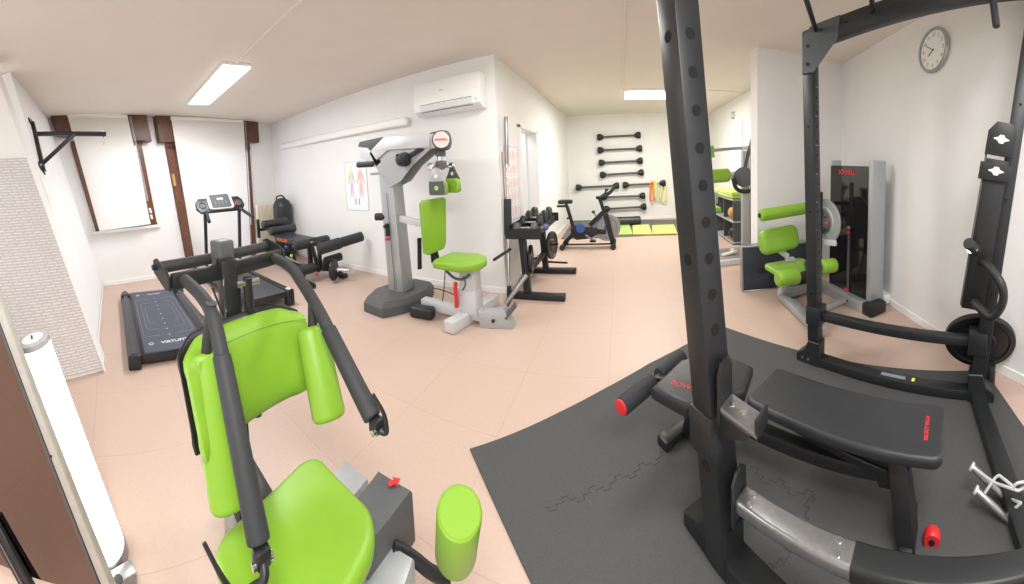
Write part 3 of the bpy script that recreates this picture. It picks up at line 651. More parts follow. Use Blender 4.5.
# column: tapered square tube
ca, cb = V((-2.44, 2.93, .14)), V((-2.5, 2.93, 1.78))
def frustum(a, b, wa, wb, m, name, parent, bev=.008):
    mb = MB(); vs = []
    for p, q in ((a, wa), (b, wb)):
        vs += [p + V((sx * q[0] / 2, sy * q[1] / 2, 0)) for sx, sy in ((-1, -1), (1, -1), (1, 1), (-1, 1))]
    _, f = mb._f(vs, [(0, 1, 2, 3), (4, 5, 6, 7), (0, 1, 5, 4), (1, 2, 6, 5), (2, 3, 7, 6), (3, 0, 4, 7)]); mb._bev(f, bev, 2)
    return part(name, mb, m, parent)
frustum(ca, cb, (.22, .2), (.2, .18), SILVER, 'column', t)
mb = MB().bar((-2.44, gy - .102, .18), (-2.48, gy - .096, 1.3), .006, .004, (0, 1, 0), 0); part('column_seam', mb, DGREY, t)
# head: cheek plates, boom and rear housing
mb = MB()
def G(x, y, d=0.): return YP(x, y, gy + d)
for d in (-.1, .1):
    P = [G(*q) for q in ((375, 153), (389, 139), (436, 137), (436, 149), (417, 166), (406, 181), (395, 187), (386, 176))]
    part('cheek_plate', MB().prism([V((p.x, gy + d, p.z)) for p in P], (0, .012, 0), .003, 1), SILVER, t)
mb.bm.free()
P = [G(*q) for q in ((377, 151), (391, 137), (436, 135.5), (436, 148), (394, 150.5), (383, 160))]
part('boom', MB().prism([V((p.x, gy - .125, p.z)) for p in P], (0, .25, 0), .012, 2), SILVERL, t)
P = [G(*q) for q in ((366, 148), (378, 148), (388, 162), (381, 168), (366, 158))]
part('rear_housing', MB().prism([V((p.x, gy - .1, p.z)) for p in P], (0, .2, 0), .012, 2), SILVERL, t)
P = [G(*q) for q in ((364.5, 147), (366, 142), (388, 137.5), (391, 138.5), (377, 151.5), (374, 148))]
part('rear_hood', MB().prism([V((p.x, gy - .12, p.z)) for p in P], (0, .24, 0), .012, 3), DGREY, t)
part('adjusting_handle', MB().bar(G(357, 165, -.1), G(374, 164, -.1), .055, .07, None, .024, 3), BLACKP, t)
part('lever', MB().bar(G(371, 174, -.08), G(382, 173, -.08), .03, .03), STEEL, t)
a, b = G(401, 160, -.12), G(406, 159, -.16)
mb = MB().cyl(a, b, .075, n=20, bev=.012); mb.bar(G(404, 160, -.1), G(424, 148, -.08), .07, .05); mb.cyl(G(397.5, 156, -.12), G(398, 156, -.16), .022, n=14); part('gear_knob', mb, BLACKP, t)
dc_ = G(441, 141)
part('drum', MB().cyl(dc_ - V((.11, 0, 0)), dc_ + V((.08, 0, 0)), .105, n=28, bev=.02), DGREY, t)
part('drum_bracket', MB().box(dc_ - V((.08, 0, .0)), (.13, .22, .15), None, .02, 2), SILVERL, t)
dn = V((.62, -.78, 0)).normalized(); do = dc_ + V((.06, -.1, .0))
dial = part('dial_rim', MB().lathe([(.05, -.05), (.088, -.05), (.094, .03), (.088, .04), (.08, .034)], do, do + dn, 32), DGREY, t)
part('dial_face', MB().cyl(do + dn * .002, do + dn * .036, .082, n=32), mat('dial_beige', (214, 206, 200), .4), dial)
text('SCHNELL', .03, RED, dial, do + dn * .038, (.78, .62, 0), (0, 0, 1), 'lettering', bold=.001)
hx = dc_.x
part('swivel', MB().cyl(G(440.5, 150), G(440.5, 156.5), .055, n=24, bev=.006), DGREY, t)
zk = G(440, 166)
mb = MB().cyl(G(440, 156), G(440, 166), .03, n=20); mb.cyl(G(431, 166.5, -.02), G(452, 166.5, .04), .016, n=16); part('cross_axle', mb, CHROME, t)
mb = MB().box(G(441, 164), (.09, .1, .07), None, .015, 2); mb.cyl(G(442, 166, -.06), G(442, 166, .06), .04, n=20); part('swivel_block', mb, DGREY, t)
for q in ((430.5, 167, -.08), (451.5, 166, .1)):
    p = G(*q); part('end_knob', MB().lathe([(.022, -.01), (.036, -.01), (.04, 0), (.036, .012), (.022, .014)], p, p + V((-.3, -1, 0)), 24), CHROME, t)
for s_, (gx, gy_) in ((-1, (436.5, 185)), (1, (453.5, 182))):
    dpt = -.1 if s_ < 0 else .08
    o = G(gx, gy_, dpt); r = V((.97, -.2 * s_, 0)).normalized() if s_ > 0 else V((1, 0, 0)); nb = V((-r.y, r.x, 0)) * (1 if s_ < 0 else -1)
    k_ = .82
    pl = [(-.03, .2), (.03, .2), (.07, .12), (.115, .05), (.12, -.1), (.1, -.13), (-.1, -.13), (-.12, -.1), (-.115, .05), (-.07, .12)]
    gp = part('grip_plate', MB().prism(place([(a * k_, b * k_) for a, b in pl], o, r, (0, 0, 1)), nb * .016, .005, 2), SILVER if s_ < 0 else DGREY, t)
    part('cover', MB().prism(place([(a * k_, b * k_) for a, b in [(-.11, .045), (.11, .045), (.118, -.1), (.098, -.128), (-.098, -.128), (-.118, -.1)]], o - nb * .006, r, (0, 0, 1)), nb * .006, .003, 1), DGREY, gp)
    part('grip_pad', MB().prism([o + nb * .02 + r * (a * .9 + (.012 if s_ < 0 else .03)) + V((0, 0, b - .035)) for a, b in rpoly(.2, .15, .045)], nb * .06, .016, 3), GREEN, gp)
    for zz, rr, m_ in ((.1, .02, WHITE), (-.035, .024, GREEN4)):
        part('eyelet', MB().cyl(o + V((0, 0, zz * .9)) - nb * .008, o + V((0, 0, zz * .9)) + nb * .018, rr, n=20), m_, gp)
# seat post, seat, backrest

bo = YP(432.5, 226, gy - .03); bxv = V((.66, -.75, 0)).normalized(); bzv = V((.04, .03, 1)).normalized()
bxv = V((.5, .87, 0)).normalized(); nn = bxv.cross(bzv)
pl = [(-.15, .25), (-.12, .285), (.12, .3), (.15, .28), (.15, -.2), (.12, -.26), (-.07, -.3), (-.11, -.28)]
mb = MB().prism(place(pl, bo - nn * .03, bxv, bzv), nn * .075, .02, 3); part('backrest', mb, GREEN, t)
bb = bo - nn * .06
part('backrest_bracket', MB().box(bb - nn * .02, (.07, .08, .1), None, .006, 1), BLACKP, t); part('bracket_spine', MB().bar(bb - bzv * .02, bb - bzv * .42 + bxv * .04, .05, .03, nn, .004, 1), BLACKP, t)
part('strap', MB().bar(bb - bzv * .12 - bxv * .13, bb - bzv * .46 - bxv * .13, .05, .012, nn, .003, 1), BLACKP, t); part('strap', MB().bar(bb - bzv * .25 + bxv * .06, bb - bzv * .42 + bxv * .1, .04, .012, nn, .003, 1), BLACKP, t)
part('backrest_arm', MB().bar((-2.36, gy - .02, 1.0), bb - nn * .04, .06, .075, None, .006, 2), SILVERL, t)
so = YP(460, 262, gy - .12) - V((0, 0, .04)); sx_ = V((.93, -.05, 0)).normalized(); sy_ = V((.05, 1, 0)).normalized()
pl = [(-.22, .14), (-.2, .19), (.1, .22), (.22, .16), (.27, .06), (.27, -.06), (.22, -.16), (.1, -.22), (-.2, -.19), (-.22, -.14)]
mb = MB().prism(place(pl, so, sx_, sy_), (0, 0, .085), .03, 4); part('seat', mb, GREEN, t)
mb = MB().bar((-1.28, gy + .08, .58), (-1.12, gy + .2, .68), .03, .03, None, .01, 2); part('seat_lever', mb, BLACKP, t)
mb = MB().tube([(-1.66, gy - .22, .53), (-1.56, gy - .24, .47), (-1.46, gy - .24, .47), (-1.4, gy - .22, .52)], .014, 8, .04); mb.tube([(-1.46, gy - .24, .5), (-1.42, gy - .27, .44), (-1.46, gy - .27, .38)], .009, 6, .03); part('under_seat_handle', mb, DGREY, t)
frustum(V((-1.47, gy - .1, .1)), V((-1.47, gy - .1, .34)), (.2, .17), (.19, .16), CREAM if False else SILVERL, 'seat_post', t)
frustum(V((-1.46, gy - .1, .3)), V((-1.46, gy - .1, .55)), (.17, .145), (.165, .14), SILVERL, 'inner_post', t)
mb = MB().tube([(-1.58, gy - .2, .17), (-1.57, gy - .205, .24), (-1.575, gy - .21, .36), (-1.57, gy - .2, .42)], .02, 8, .05); part('red_lever', mb, RED, t)
def tbeam(a, b, w_, h_, name, m=SILVER): return part(name, MB().bar(a, b, w_, h_, None, .008, 2), m, t)
tbeam((-2.06, gy - .08, .1), (-1.25, gy - .1, .08), .1, .1, 'base_beam', SILVERL)
tbeam((-1.56, gy - .4, .06), (-1.4, gy + .36, .06), .12, .11, 'cross_foot', SILVERL)
mb = MB().box((-1.98, gy - .22, .06), (.26, .12, .12), rz(.12), .03, 3); part('step', mb, BLACKP, t)
mb = MB().prism([(-1.34, gy - .2, 0), (-1.02, gy - .14, 0), (-1.1, gy - .14, .17), (-1.34, gy - .2, .15)], (0, .12, 0), .008, 2); part('front_foot', mb, SILVER, t)
mb = MB().cyl((-1.2, gy - .19, .08), (-1.2, gy - .172, .08), .016, n=12); part('bolt', mb, BLACKP, t)
mb = MB().bar((-1.1, gy - .12, .1), (-1.0, gy - .08, .22), .09, .02); mb.bar((-1.08, gy - .1, .2), (-.98, gy + .12, .44), .02, .02) ; part('foot_plate', mb, DGREY, t)
mb = MB().cyl((-1.1, gy - .1, .22), (-.92, gy + .05, .46), .02, n=12); part('foot_bar', mb, STEEL, t)
mb = MB().tube([(-1.8, gy, .5), (-1.78, gy - .1, .25), (-1.85, gy - .05, .06), (-1.7, gy + .25, .04), (-1.95, gy + .25, .12), (-2.05, gy + .1, .2)], .006, 6, .12); part('cable', mb, BLACKP, t)
mb = MB().cyl((-2.53, gy - .03, 1.02), (-2.68, gy - .1, 1.02), .045, n=20, bev=.01); part('clamp_knob', mb, BLACKP, t)
mb = MB().bar((-2.5, gy - .1, .95), (-2.5, gy - .1, .8), .05, .02, (0, 1, 0)); mb.cyl((-2.5, gy - .1, .92), (-2.5, gy - .15, .92), .02, n=12); part('latch', mb, BLACKP, t)
mb = MB().cyl((-2.49, gy - .1, .77), (-2.49, gy - .14, .77), .018, n=12); part('red_button', mb, RED, t)
mb = MB().box((-2.5, gy - .095, 1.5), (.05, .004, .06)); sk = part('warning_sticker', mb, WHITE, t)
mb = MB().box((-2.5, gy - .099, 1.5), (.03, .002, .02)); part('sticker_mark', mb, RED, sk)

# ================================================================= CORNER: bars and dumbbell rack
v0, v1 = V((-1.285, 3.42, .0)), XP(506, 117, XL + .06)
t = thing('barbell', 'long chrome barbell with black sleeve standing upright against the wall corner', 'barbell', v0)
vd = (v1 - v0).normalized(); vl = (v1 - v0).length
mb = MB().cyl(v0, v0 + vd * (vl * .78), .0145, n=16); part('shaft', mb, CHROME, t)
mb = MB().cyl(v0 + vd * (vl * .73), v1, .025, n=20, bev=.004); part('sleeve', mb, STEEL, t)
mb = MB().cyl(v0 - vd * .0, v0 + vd * .16, .025, n=20, bev=.004); part('lower_sleeve', mb, BLACKP, t)
mb = MB().cyl(v0 + vd * .74, v0 + vd * 1.16, .046, n=24, bev=.006); part('foam_sleeve', mb, FOAM, t)
mb = MB().cyl(v0 + vd * (vl * .72), v0 + vd * (vl * .735), .036, n=20); part('collar', mb, CHROME, t)
s0, s1 = YP(505.5, 212, YA - .02), YP(502, 152, YA - .02)
solo('wooden_pole', MB().cyl(s0, s1, .01, n=14, bev=.003), mat('reddish_wood', (160, 128, 114), .5, var=.1), 'thin brown wooden stick fixed to the wall edge beside the chrome barbell', 'pole', s0)

rx0 = -1.27
t = thing('dumbbell_rack', 'black low dumbbell rack on two floor runners with weight plates, by the doorway', 'weight rack', (-1.0, 3.95, 0))
for y in (3.5, 4.42):
    mb = MB().bar((rx0 - .05, y, .035), (-.66, y, .035), .09, .07, None, .008, 2); rn = part('floor_runner', mb, BLACK, t)
    mb = MB().box((-.655, y, .035), (.02, .095, .076), None, .006, 1); part('end_cap', mb, BLACKP, rn)
    mb = MB().bar((-1.08, y, .06), (-1.12, y, .78), .07, .08, (1, 0, 0), .006, 2); part('upright', mb, BLACK, t)
mb = MB().box((-1.08, 3.92, .75), (.34, 1.02, .02), None, .004, 1); mb.box((-.92, 3.92, .78), (.012, 1.04, .09)); mb.box((-1.24, 3.92, .82), (.012, 1.04, .09)); part('tray', mb, BLACK, t)
for y, z in ((3.41, .77), (4.44, .8)): part('tray_end', MB().box((-1.08, y, z), (.42, .012, .12), None, .004, 1), BLACK, t)
mb = MB().bar((-1.1, 3.5, .28), (-1.1, 4.42, .28), .06, .06); part('cross_brace', mb, BLACK, t)
pegs = [((-.9, 4.42, .56), .23), ((-1.0, 3.62, .4), .19)]
mb = MB().cyl(YP(546, 246, 4.34), YP(558, 244, 4.26), .014, n=12); part('plate_peg', mb, BLACK, t)
mb = MB().cyl(YP(526, 260, 3.58), YP(537, 258, 3.66), .014, n=12); part('plate_peg', mb, BLACK, t)
mb = MB().cyl((-1.1, 4.42, .16), (-.76, 4.38, .16), .014, n=12); part('plate_peg', mb, BLACK, t)
def plate(label, c, n, r, th, group):
    c, n = V(c), V(n).normalized(); th_ = th / 2
    mb = MB().lathe([(.028, -th_), (r * .42, -th_), (r * .46, -th_ * .5), (r * .8, -th_ * .5), (r * .84, -th_), (r * .98, -th_), (r, -th_ * .7), (r, th_ * .7), (r * .98, th_), (r * .84, th_), (r * .8, th_ * .5), (r * .46, th_ * .5), (r * .42, th_), (.028, th_)], c, c + n, 40)
    t_ = thing('weight_plate', label, 'weight plate', c, 0, group); part('disc', mb, BLACKP, t_)
    for s_ in (-1, 1): mb = MB().lathe([(.02, 0), (.034, 0), (.034, .004), (.02, .004)], c + n * s_ * th_, c + n * s_ * 2, 20); part('bore_ring', mb, DGREY, t_)
    return t_
plate('large black weight plate hung on the far end of the dumbbell rack', YP(552, 245, 4.31), (1, -.15, 0), .19, .04, 'plates on the dumbbell rack')
plate('black weight plate hung low inside the near end of the dumbbell rack', YP(531, 259, 3.62), (1, .2, 0), .165, .04, 'plates on the dumbbell rack')
def dumbbell(label, c, L, r, m):
    c = V(c); t_ = thing('dumbbell', label, 'dumbbell', c, 0, 'dumbbells on the rack')
    part('handle', MB().cyl(c + V((-L / 2, 0, 0)), c + V((L / 2, 0, 0)), .015, n=12), CHROME, t_)
    for s_ in (-1, 1):
        e = c + V((s_ * L / 2, 0, 0)); part('head', MB().lathe([(.02, -.03), (r * .9, -.03), (r, -.018), (r, .018), (r * .9, .03), (.02, .032)], e, e + V((s_, 0, 0)), 28), m, t_)
    return t_
for y, r, nm in ((3.47, .065, 'small round grey dumbbell at the near end of the rack'), (3.72, .085, 'black dumbbell second from the near end of the rack'), (3.98, .1, 'black dumbbell in the middle of the rack tray'), (4.24, .105, 'black dumbbell at the far end of the rack tray')):
    dumbbell(nm, (-1.06, y, .76 + r), .2, r, DGREY if r < .07 else BLACKP)
t = thing('hand_weight', 'small blue and grey hand weight lying at the front of the dumbbell rack', 'hand weight', (-.98, 3.56, .8)); hw_root = t
part('grip', MB().cyl((-1.0, 3.54, .8), (-.92, 3.6, .8), .018, n=12), PRINTG, t)
for e in ((-1.02, 3.525, .8), (-.9, 3.615, .8)): part('head', MB().ball(e, .04), mat('slate_blue', (92, 98, 140), .4) if 'slate_blue' not in bpy.data.materials else bpy.data.materials['slate_blue'], t)
hw_root.location += V((.03, .02, .005))
# furniture seen through the doorway
t = thing('side_cabinet', 'brown cabinet standing in the room seen through the doorway', 'cabinet', (-2.1, 5.75, 0))
part('body', MB().box((-2.1, 5.8, .42), (.9, .5, .84), None, .006, 1), mat('taupe_wood', (120, 100, 90), .5, var=.1), t); part('top', MB().box((-2.1, 5.8, .855), (.94, .54, .03), None, .006, 1), mat('light_wood', (196, 160, 120), .5, var=.08), t)
part('door_knob', MB().ball((-1.9, 5.54, .5), .016), STEEL, t)

# ================================================================= RECESS: bike, barbells, mats
by = 5.88
t = thing('exercise_bike', 'black indoor cycling bike with blue crank guard before the wall of barbells', 'exercise bike', (-.6, by, 0))
def Bk(x, y): return YP(x, y, by)
def btube(name, pts, r, m=BLACK, n=12, fil=.03): return part(name, MB().tube([Bk(*p) for p in pts], r, n, fil), m, t)
rb, fb = Bk(564.5, 246.5), Bk(613.5, 244.5); rb.z = fb.z = .05
for p, nm in ((rb, 'rear_foot'), (fb, 'front_foot')):
    f_ = part(nm, MB().bar(p + V((0, -.24, 0)), p + V((0, .24, 0)), .07, .06, None, .012, 2), BLACK, t)
    for s_ in (-1, 1): part('foot_cap', MB().cyl(p + V((0, s_ * .2, 0)), p + V((0, s_ * .26, 0)), .05, n=16, bev=.008), BLACKP, f_)
part('floor_bar', MB().bar(rb, fb, .03, .025), BLACK, t)
part('rear_leg', MB().bar(rb + V((0, 0, .02)), Bk(575, 232), .06, .07), BLACK, t)
part('frame_beam', MB().bar(Bk(571, 228), Bk(606, 232), .08, .09, None, .02, 2), BLACK, t)
part('front_fork', MB().prism([Bk(603, 213), Bk(608, 212.5), Bk(616, 244), Bk(611.5, 245)], (0, .05, 0), .008, 1), BLACK, t)
part('front_fork', MB().prism([Bk(603, 213) + V((0, -.13, 0)), Bk(608, 212.5) + V((0, -.13, 0)), Bk(616, 244) + V((0, -.13, 0)), Bk(611.5, 245) + V((0, -.13, 0))], (0, .05, 0), .008, 1), BLACK, t)
part('down_tube', MB().bar(Bk(590, 225), Bk(603.5, 212), .07, .08), BLACK, t)
part('seat_tube', MB().bar(Bk(573.5, 228), Bk(567, 206), .06, .06, (0, 1, 0), .01, 2), BLACK, t)
part('seat_stem', MB().bar(Bk(567.5, 208), Bk(565.8, 203), .045, .045, (0, 1, 0)), BLACKP, t)
part('seat_slider', MB().bar(Bk(557, 206.2), Bk(568, 206), .04, .04), BLACKP, t)
so = Bk(565, 201.6); pl = [(-.12, .08), (-.09, .1), (-.02, .08), (.09, .03), (.14, .02), (.14, -.02), (.09, -.03), (-.02, -.08), (-.09, -.1), (-.12, -.08)]
part('saddle', MB().prism([so + V((a, b, -.04)) for a, b in pl], (0, 0, .075), .026, 4), VINYL, t)
part('adjuster_knob', MB().cyl(Bk(571, 217.5), Bk(567, 218.5), .02, n=12), BLACKP, t)
part('handlebar_post', MB().bar(Bk(604.5, 213), Bk(599.5, 198), .06, .06, (0, 1, 0), .01, 2), BLACK, t)
part('handlebar_slider', MB().bar(Bk(596, 197.8), Bk(605, 196.8), .05, .05), BLACKP, t)
for s_ in (-1, 1):
    part('handlebar', MB().tube([Bk(600, 197) + V((0, s_ * .03, 0)), Bk(602, 196) + V((0, s_ * .22, .0)), Bk(609, 193.5) + V((0, s_ * .22, 0)), Bk(615.5, 186.2) + V((0, s_ * .2, 0))], .022, 10, .06), FOAM, t)
part('console', MB().tube([Bk(604, 195), Bk(606, 191), Bk(608, 189)], .016, 8, .02), BLACKP, t)
part('console_screen', MB().box(Bk(605.5, 190.3), (.02, .12, .08), None, .01, 2), BLACKP, t)
tk = part('tension_knob', MB().cyl(Bk(594, 213), Bk(592.7, 210.8), .028, n=14, bev=.006), BLACKP, t); part('stalk', MB().cyl(Bk(593.5, 212), Bk(597.5, 219), .014, n=10), STEEL, tk)
fw = Bk(607, 231); fw.z = .36
part('flywheel', MB().lathe([(.03, -.02), (.18, -.02), (.19, -.03), (.245, -.03), (.25, -.02), (.25, .02), (.245, .03), (.19, .03), (.18, .02), (.03, .02)], fw, fw + V((0, 1, 0)), 40), STEEL, t)
part('flywheel_hub', MB().cyl(fw + V((0, -.06, 0)), fw + V((0, .06, 0)), .05, n=20), BLUE, t)
cg = Bk(581.5, 233.5); cg.z = .37
part('crank_guard', MB().prism([Bk(571, 227), Bk(576, 224.5), Bk(597, 227.5), Bk(599, 233), Bk(590, 237.5), Bk(577, 239), Bk(572, 235)], (0, -.1, 0), .015, 3), BLACKP, t)
part('blue_disc', MB().lathe([(.055, 0), (.08, 0), (.086, .012), (.08, .02), (.055, .018)], cg + V((0, -.1, 0)), cg + V((0, -1, 0)), 32), BLUE, t)
part('blue_accent', MB().bar(Bk(592, 226) + V((0, -.05, 0)), Bk(601, 218) + V((0, -.05, 0)), .02, .02, None, .004, 1), BLUE, t)
cr = Bk(586, 233.5) + V((0, -.12, 0))
part('crank', MB().bar(cr, cr + V((.14, 0, -.1)), .025, .03), STEEL, t)
part('crank', MB().bar(cr + V((0, .24, 0)), cr + V((-.14, .24, .1)), .025, .03), STEEL, t)
part('pedal', MB().box(cr + V((.14, -.06, -.1)), (.11, .1, .03), None, .008, 2), BLACKP, t)
part('pedal', MB().box(cr + V((-.14, .3, .1)), (.11, .1, .03), None, .008, 2), BLACKP, t)

WY = YB - .09
def wall_bar(label, x0, y0, x1, y1):
    a, b = YP(x0, y0, WY), YP(x1, y1, WY); d = (b - a).normalized()
    t_ = thing('body_bar', label, 'weight bar', (a + b) / 2, 0, 'bars mounted in rows on the back wall')
    part('shaft', MB().cyl(a, b, .027, n=14), DGREY, t_)
    for e, s_ in ((a, 1), (b, -1)):
        part('end_weight', MB().lathe([(.03, -.09), (.075, -.08), (.09, -.05), (.09, .0), (.075, .03), (.06, .04), (.06, .07), (.03, .08)], e, e + d * s_ * 3, 18), BLACKP, t_)
        part('wall_hook', MB().cyl(e + d * s_ * .16 + V((0, .005, 0)), e + d * s_ * .16 + V((0, .09, 0)), .016, n=10), BLACK, t_)
for lb, a, b in (('topmost long black bar of the column on the back wall', (600.5, 137.2), (637.5, 135.2)), ('second black bar from the top of the wall column', (600.7, 150.2), (639, 148.5)), ('third black bar from the top of the wall column', (602, 162.8), (639.5, 160.8)),
                 ('fourth black bar from the top, just above the two side-by-side bars', (603.2, 174.8), (640.5, 172.6)), ('black wall bar just above the handlebars of the cycling bike', (579, 187.5), (616, 185.7)), ('black wall bar with coloured rubber bands hanging from it', (626, 185), (662.5, 183.3)),
                 ('second lowest black wall bar, partly behind the bike handlebar post', (604.5, 197.2), (642, 195.8)), ('lowest black wall bar, just above the black foam roller', (607, 209), (643.2, 206.7))):
    wall_bar(lb, *a, *b)
def band(label, x, y0, y1, wd, m):
    a, b = YP(x, y0, WY - .02), YP(x, y1, WY - .02); w_ = wd
    t_ = thing('resistance_band', label, 'rubber band', a, 0, 'rubber bands on the wall bar')
    o = V((0, 0, 0)); pts = [a + V((-w_ * .3, 0, .03)), a + V((0, -.0, .05)), a + V((w_ * .3, 0, .03)), b + V((w_ / 2, 0, .06)), b + V((0, 0, 0)), b + V((-w_ / 2, 0, .06))]
    part('loop', MB().tube(pts, .016 if wd < .1 else .022, 8, .08, closed=True), m, t_); part('knot', MB().ball(a + V((0, 0, .05)), .03), m, t_)
band('orange rubber band hanging from the wall bar', 652, 184, 201.5, .1, ORANGEB); band('pale green rubber band between the orange and yellow bands', 657.5, 184, 200.5, .08, PALEB)
band('yellow rubber band hanging nearest the rack post', 663.5, 184, 202, .14, YELLOWB); band('thin pale yellow rubber band next to the orange band', 655, 184, 197, .05, YELLOWB)

dm = [Z(561, 239.2), Z(673, 234), Z(700, 219.5), Z(574, 220)]
solo('floor_mat', MB().prism([p + V((0, 0, .0)) for p in dm], (0, 0, .015), .003, 1), mat('dark_grey_mat', (104, 106, 104), .8, var=.05), 'dark grey exercise floor mat along the back wall under the coloured mats', 'mat', (dm[0] + dm[2]) / 2)
for k, (x0, x1, m, lb) in enumerate(((611, 632.5, GREEN4, 'bright green foam mat beside the cycling bike'), (633, 652, GREEN3, 'yellow-green foam mat, middle one of the row on the dark mat'), (652.5, 677, GREEN2, 'pale green foam mat at the rack post end of the row'))):
    q = [Z(x0, 235.4 - (x0 - 611) * .018, .02), Z(x1, 235.4 - (x1 - 611) * .018, .02), Z(x1 - 3.0, 225.4, .02), Z(x0 - 0.5 if k else x0 - 2.2, 226.4, .02)]
    for p in q: p.z = .017
    solo('exercise_mat', MB().prism(q, (0, 0, .035), .008, 2), m, lb, 'mat', (q[0] + q[2]) / 2, 'green mats on the dark floor mat')
p, q = Z(603, 224, .1), Z(641, 222.5, .1); p.z = q.z = .128; p.y += .12; q.y += .12
t = thing('foam_roller', 'long black cushioned roll lying on the dark mat below the wall bars', 'foam roller', (p + q) / 2)
part('roll', MB().cyl(p, q, .11, n=28, bev=.03, seg=4), VINYL, t)

# ================================================================= LEG MACHINE WITH WEIGHT STACK TOWER
lx0, lx1, ly0, ly1, lh = 2.2, 2.37, 2.26, 2.98, 1.5
t = thing('leg_machine', 'silver leg training machine with lime rollers and black glass weight stack tower', 'exercise machine', (2.0, 2.7, 0))
mb = MB().box(((lx0 + lx1) / 2 + .04, ly0 + .02, lh / 2 + .06), (lx1 - lx0 + .03, .06, lh - .06), None, .014, 2); part('tower_side', mb, SILVER, t)
mb = MB().box(((lx0 + lx1) / 2 + .06, ly1 - .005, lh / 2 + .06), (lx1 - lx0 - .03, .025, lh - .06), None, .01, 2); part('tower_side', mb, SILVER, t)
mb = MB().box((lx0 + .05, (ly0 + ly1) / 2, lh / 2 + .03), (.012, ly1 - ly0 - .06, lh - .12), None, .003, 1); gp = part('glass_front', mb, GLASSB, t)
mb = MB().box((lx0 + .042, (ly0 + ly1) / 2 - .04, lh * .46 + .02), (.006, .06, lh * .78), None, .002, 1); part('stack_slot', mb, mat('slot_black', (6, 6, 6), .9, var=.01), gp)
text('SCHNELL', .066, RED, gp, (lx0 + .04, (ly0 + ly1) / 2 + .04, lh - .1), (0, -1, 0), (0, 0, 1), 'lettering', .001, bold=.0015)
mb = MB()
mb.cyl((lx0 + .034, (ly0 + ly1) / 2 - .02, .12), (lx0 + .034, (ly0 + ly1) / 2 - .02, .78), .014, n=10); part('weight_pin_column', mb, DGREY, t)
mb = MB().cyl((lx0 + .036, (ly0 + ly1) / 2 - .02, .76), (lx0 - .0, (ly0 + ly1) / 2 - .02, .76), .018, n=12); part('selector_pin', mb, RED, t)
mb = MB().box((lx0 + .03, (ly0 + ly1) / 2 - .0, .13), (.02, .08, .02), None, .004, 1); part('red_stop', mb, RED, t)
mb = MB().ball((lx0 + .034, (ly0 + ly1) / 2 - .02, .81), .02); part('ball_knob', mb, STEEL, t)
mb = MB().cyl((lx1 - .02, ly0 - .004, lh - .14), (lx1 - .02, ly0 + .002, lh - .14), .017, n=16); part('bolt_cap', mb, mat('pale_blue_cap', (120, 150, 190), .3, .4), t)
mb = MB().bar((lx0 - .0, ly1 + .12, .055), (lx0 + .0, ly0 - .0, .055), .09, .11, None, .01, 2); part('base_rail', mb, SILVER, t)
mb = MB().box((lx0 + .06, ly0 - .04, .06), (.22, .14, .12), None, .018, 2); part('rubber_foot', mb, BLACKP, t)
mb = MB().cyl((lx0 - .048, ly0 + .25, .06), (lx0 - .044, ly0 + .25, .06), .014, n=12); part('bolt', mb, DGREY, t)
# seat frame
f0, f1 = Z(783, 288), Z(823, 335)
f0, f1 = V((1.66, 3.05, 0)), V((1.58, 2.16, 0))
mb = MB().bar((f0.x, f0.y, .05), (f1.x, f1.y, .05), .09, .08, None, .01, 2); part('floor_beam', mb, SILVER, t)
mb = MB().bar((f0.x - .02, f0.y - .02, .05), (lx0, f0.y + .0, .06), .08, .08, None, .01, 2); part('rear_beam', mb, SILVER, t)
mb = MB().bar((1.62, 2.5, .06), (lx0 + .02, 2.56, .06), .06, .06, None, .01, 2); part('link_beam', mb, SILVER, t)
mb = MB().bar((f0.x, f0.y - .03, .06), (f0.x + .02, f0.y - .18, .5), .1, .07, (0, 1, 0), .01, 2); part('seat_post', mb, SILVERL, t)
mb = MB().bar((f1.x + .02, f1.y + .2, .06), (f1.x + .1, f1.y + .32, .5), .06, .06, (0, 1, 0), .01, 2); part('front_post', mb, DGREY, t)
a, b = YP(765, 270, 2.62), YP(806, 266, 2.62)
zc = .42
mb = MB().prism(place(rpoly(.46, .46, .06), (1.62, 2.7, zc), (1, .05, 0), (-.05, 1, 0)), (0, 0, .055), .02, 3); part('seat', mb, GREEN, t)
mb = MB().prism([(1.3, 2.44, zc - .02), (1.84, 2.44, zc + .02), (1.9, 2.56, zc + .02), (1.34, 2.6, zc - .02)], (0, 0, .05), .012, 2); part('seat_shell', mb, BLACKP, t)
o = YP(776, 240, 2.95); o.y = 2.95
mb = MB().prism(place(rpoly(.45, .25, .08), o, (1, .08, .06), (-.03, .3, .95)), V((.08, -.95, .3)) * .12, .045, 4); part('backrest', mb, GREEN, t)
mb = MB().bar((o.x + .03, o.y + .02, o.z - .1), (f0.x + .02, f0.y - .12, .5), .06, .04, (0, 1, 0), .006, 1); part('backrest_stem', mb, SILVERL, t)
a, b = YP(760, 215.5, 2.86), YP(806, 208, 2.86)
mb = MB().cyl(a, b, .062, n=28, bev=.02); tr_ = part('thigh_roller', mb, GREEN, t)
mb = MB().cyl(a - (b - a) * .03, b + (b - a) * .7, .022, n=14); part('roller_axle', mb, BLACKP, tr_)
a, b = YP(777, 279, 2.36), YP(798, 276, 2.36); c, d = YP(821, 267, 2.44), YP(835, 265, 2.44)
for p, q in ((a, b), (c, d)):
    mb = MB().cyl(p, q, .069, n=28, bev=.022); part('ankle_roller', mb, GREEN, t)
mb = MB().cyl(b, c, .025, n=14); mb.bar(b + (c - b) * .5, V((1.7, 2.6, .52)), .05, .05); part('roller_axle', mb, BLACKP, t)
dc = V((2.02, 2.74, .88)); dxn = V((-1, -.1, 0)).normalized()
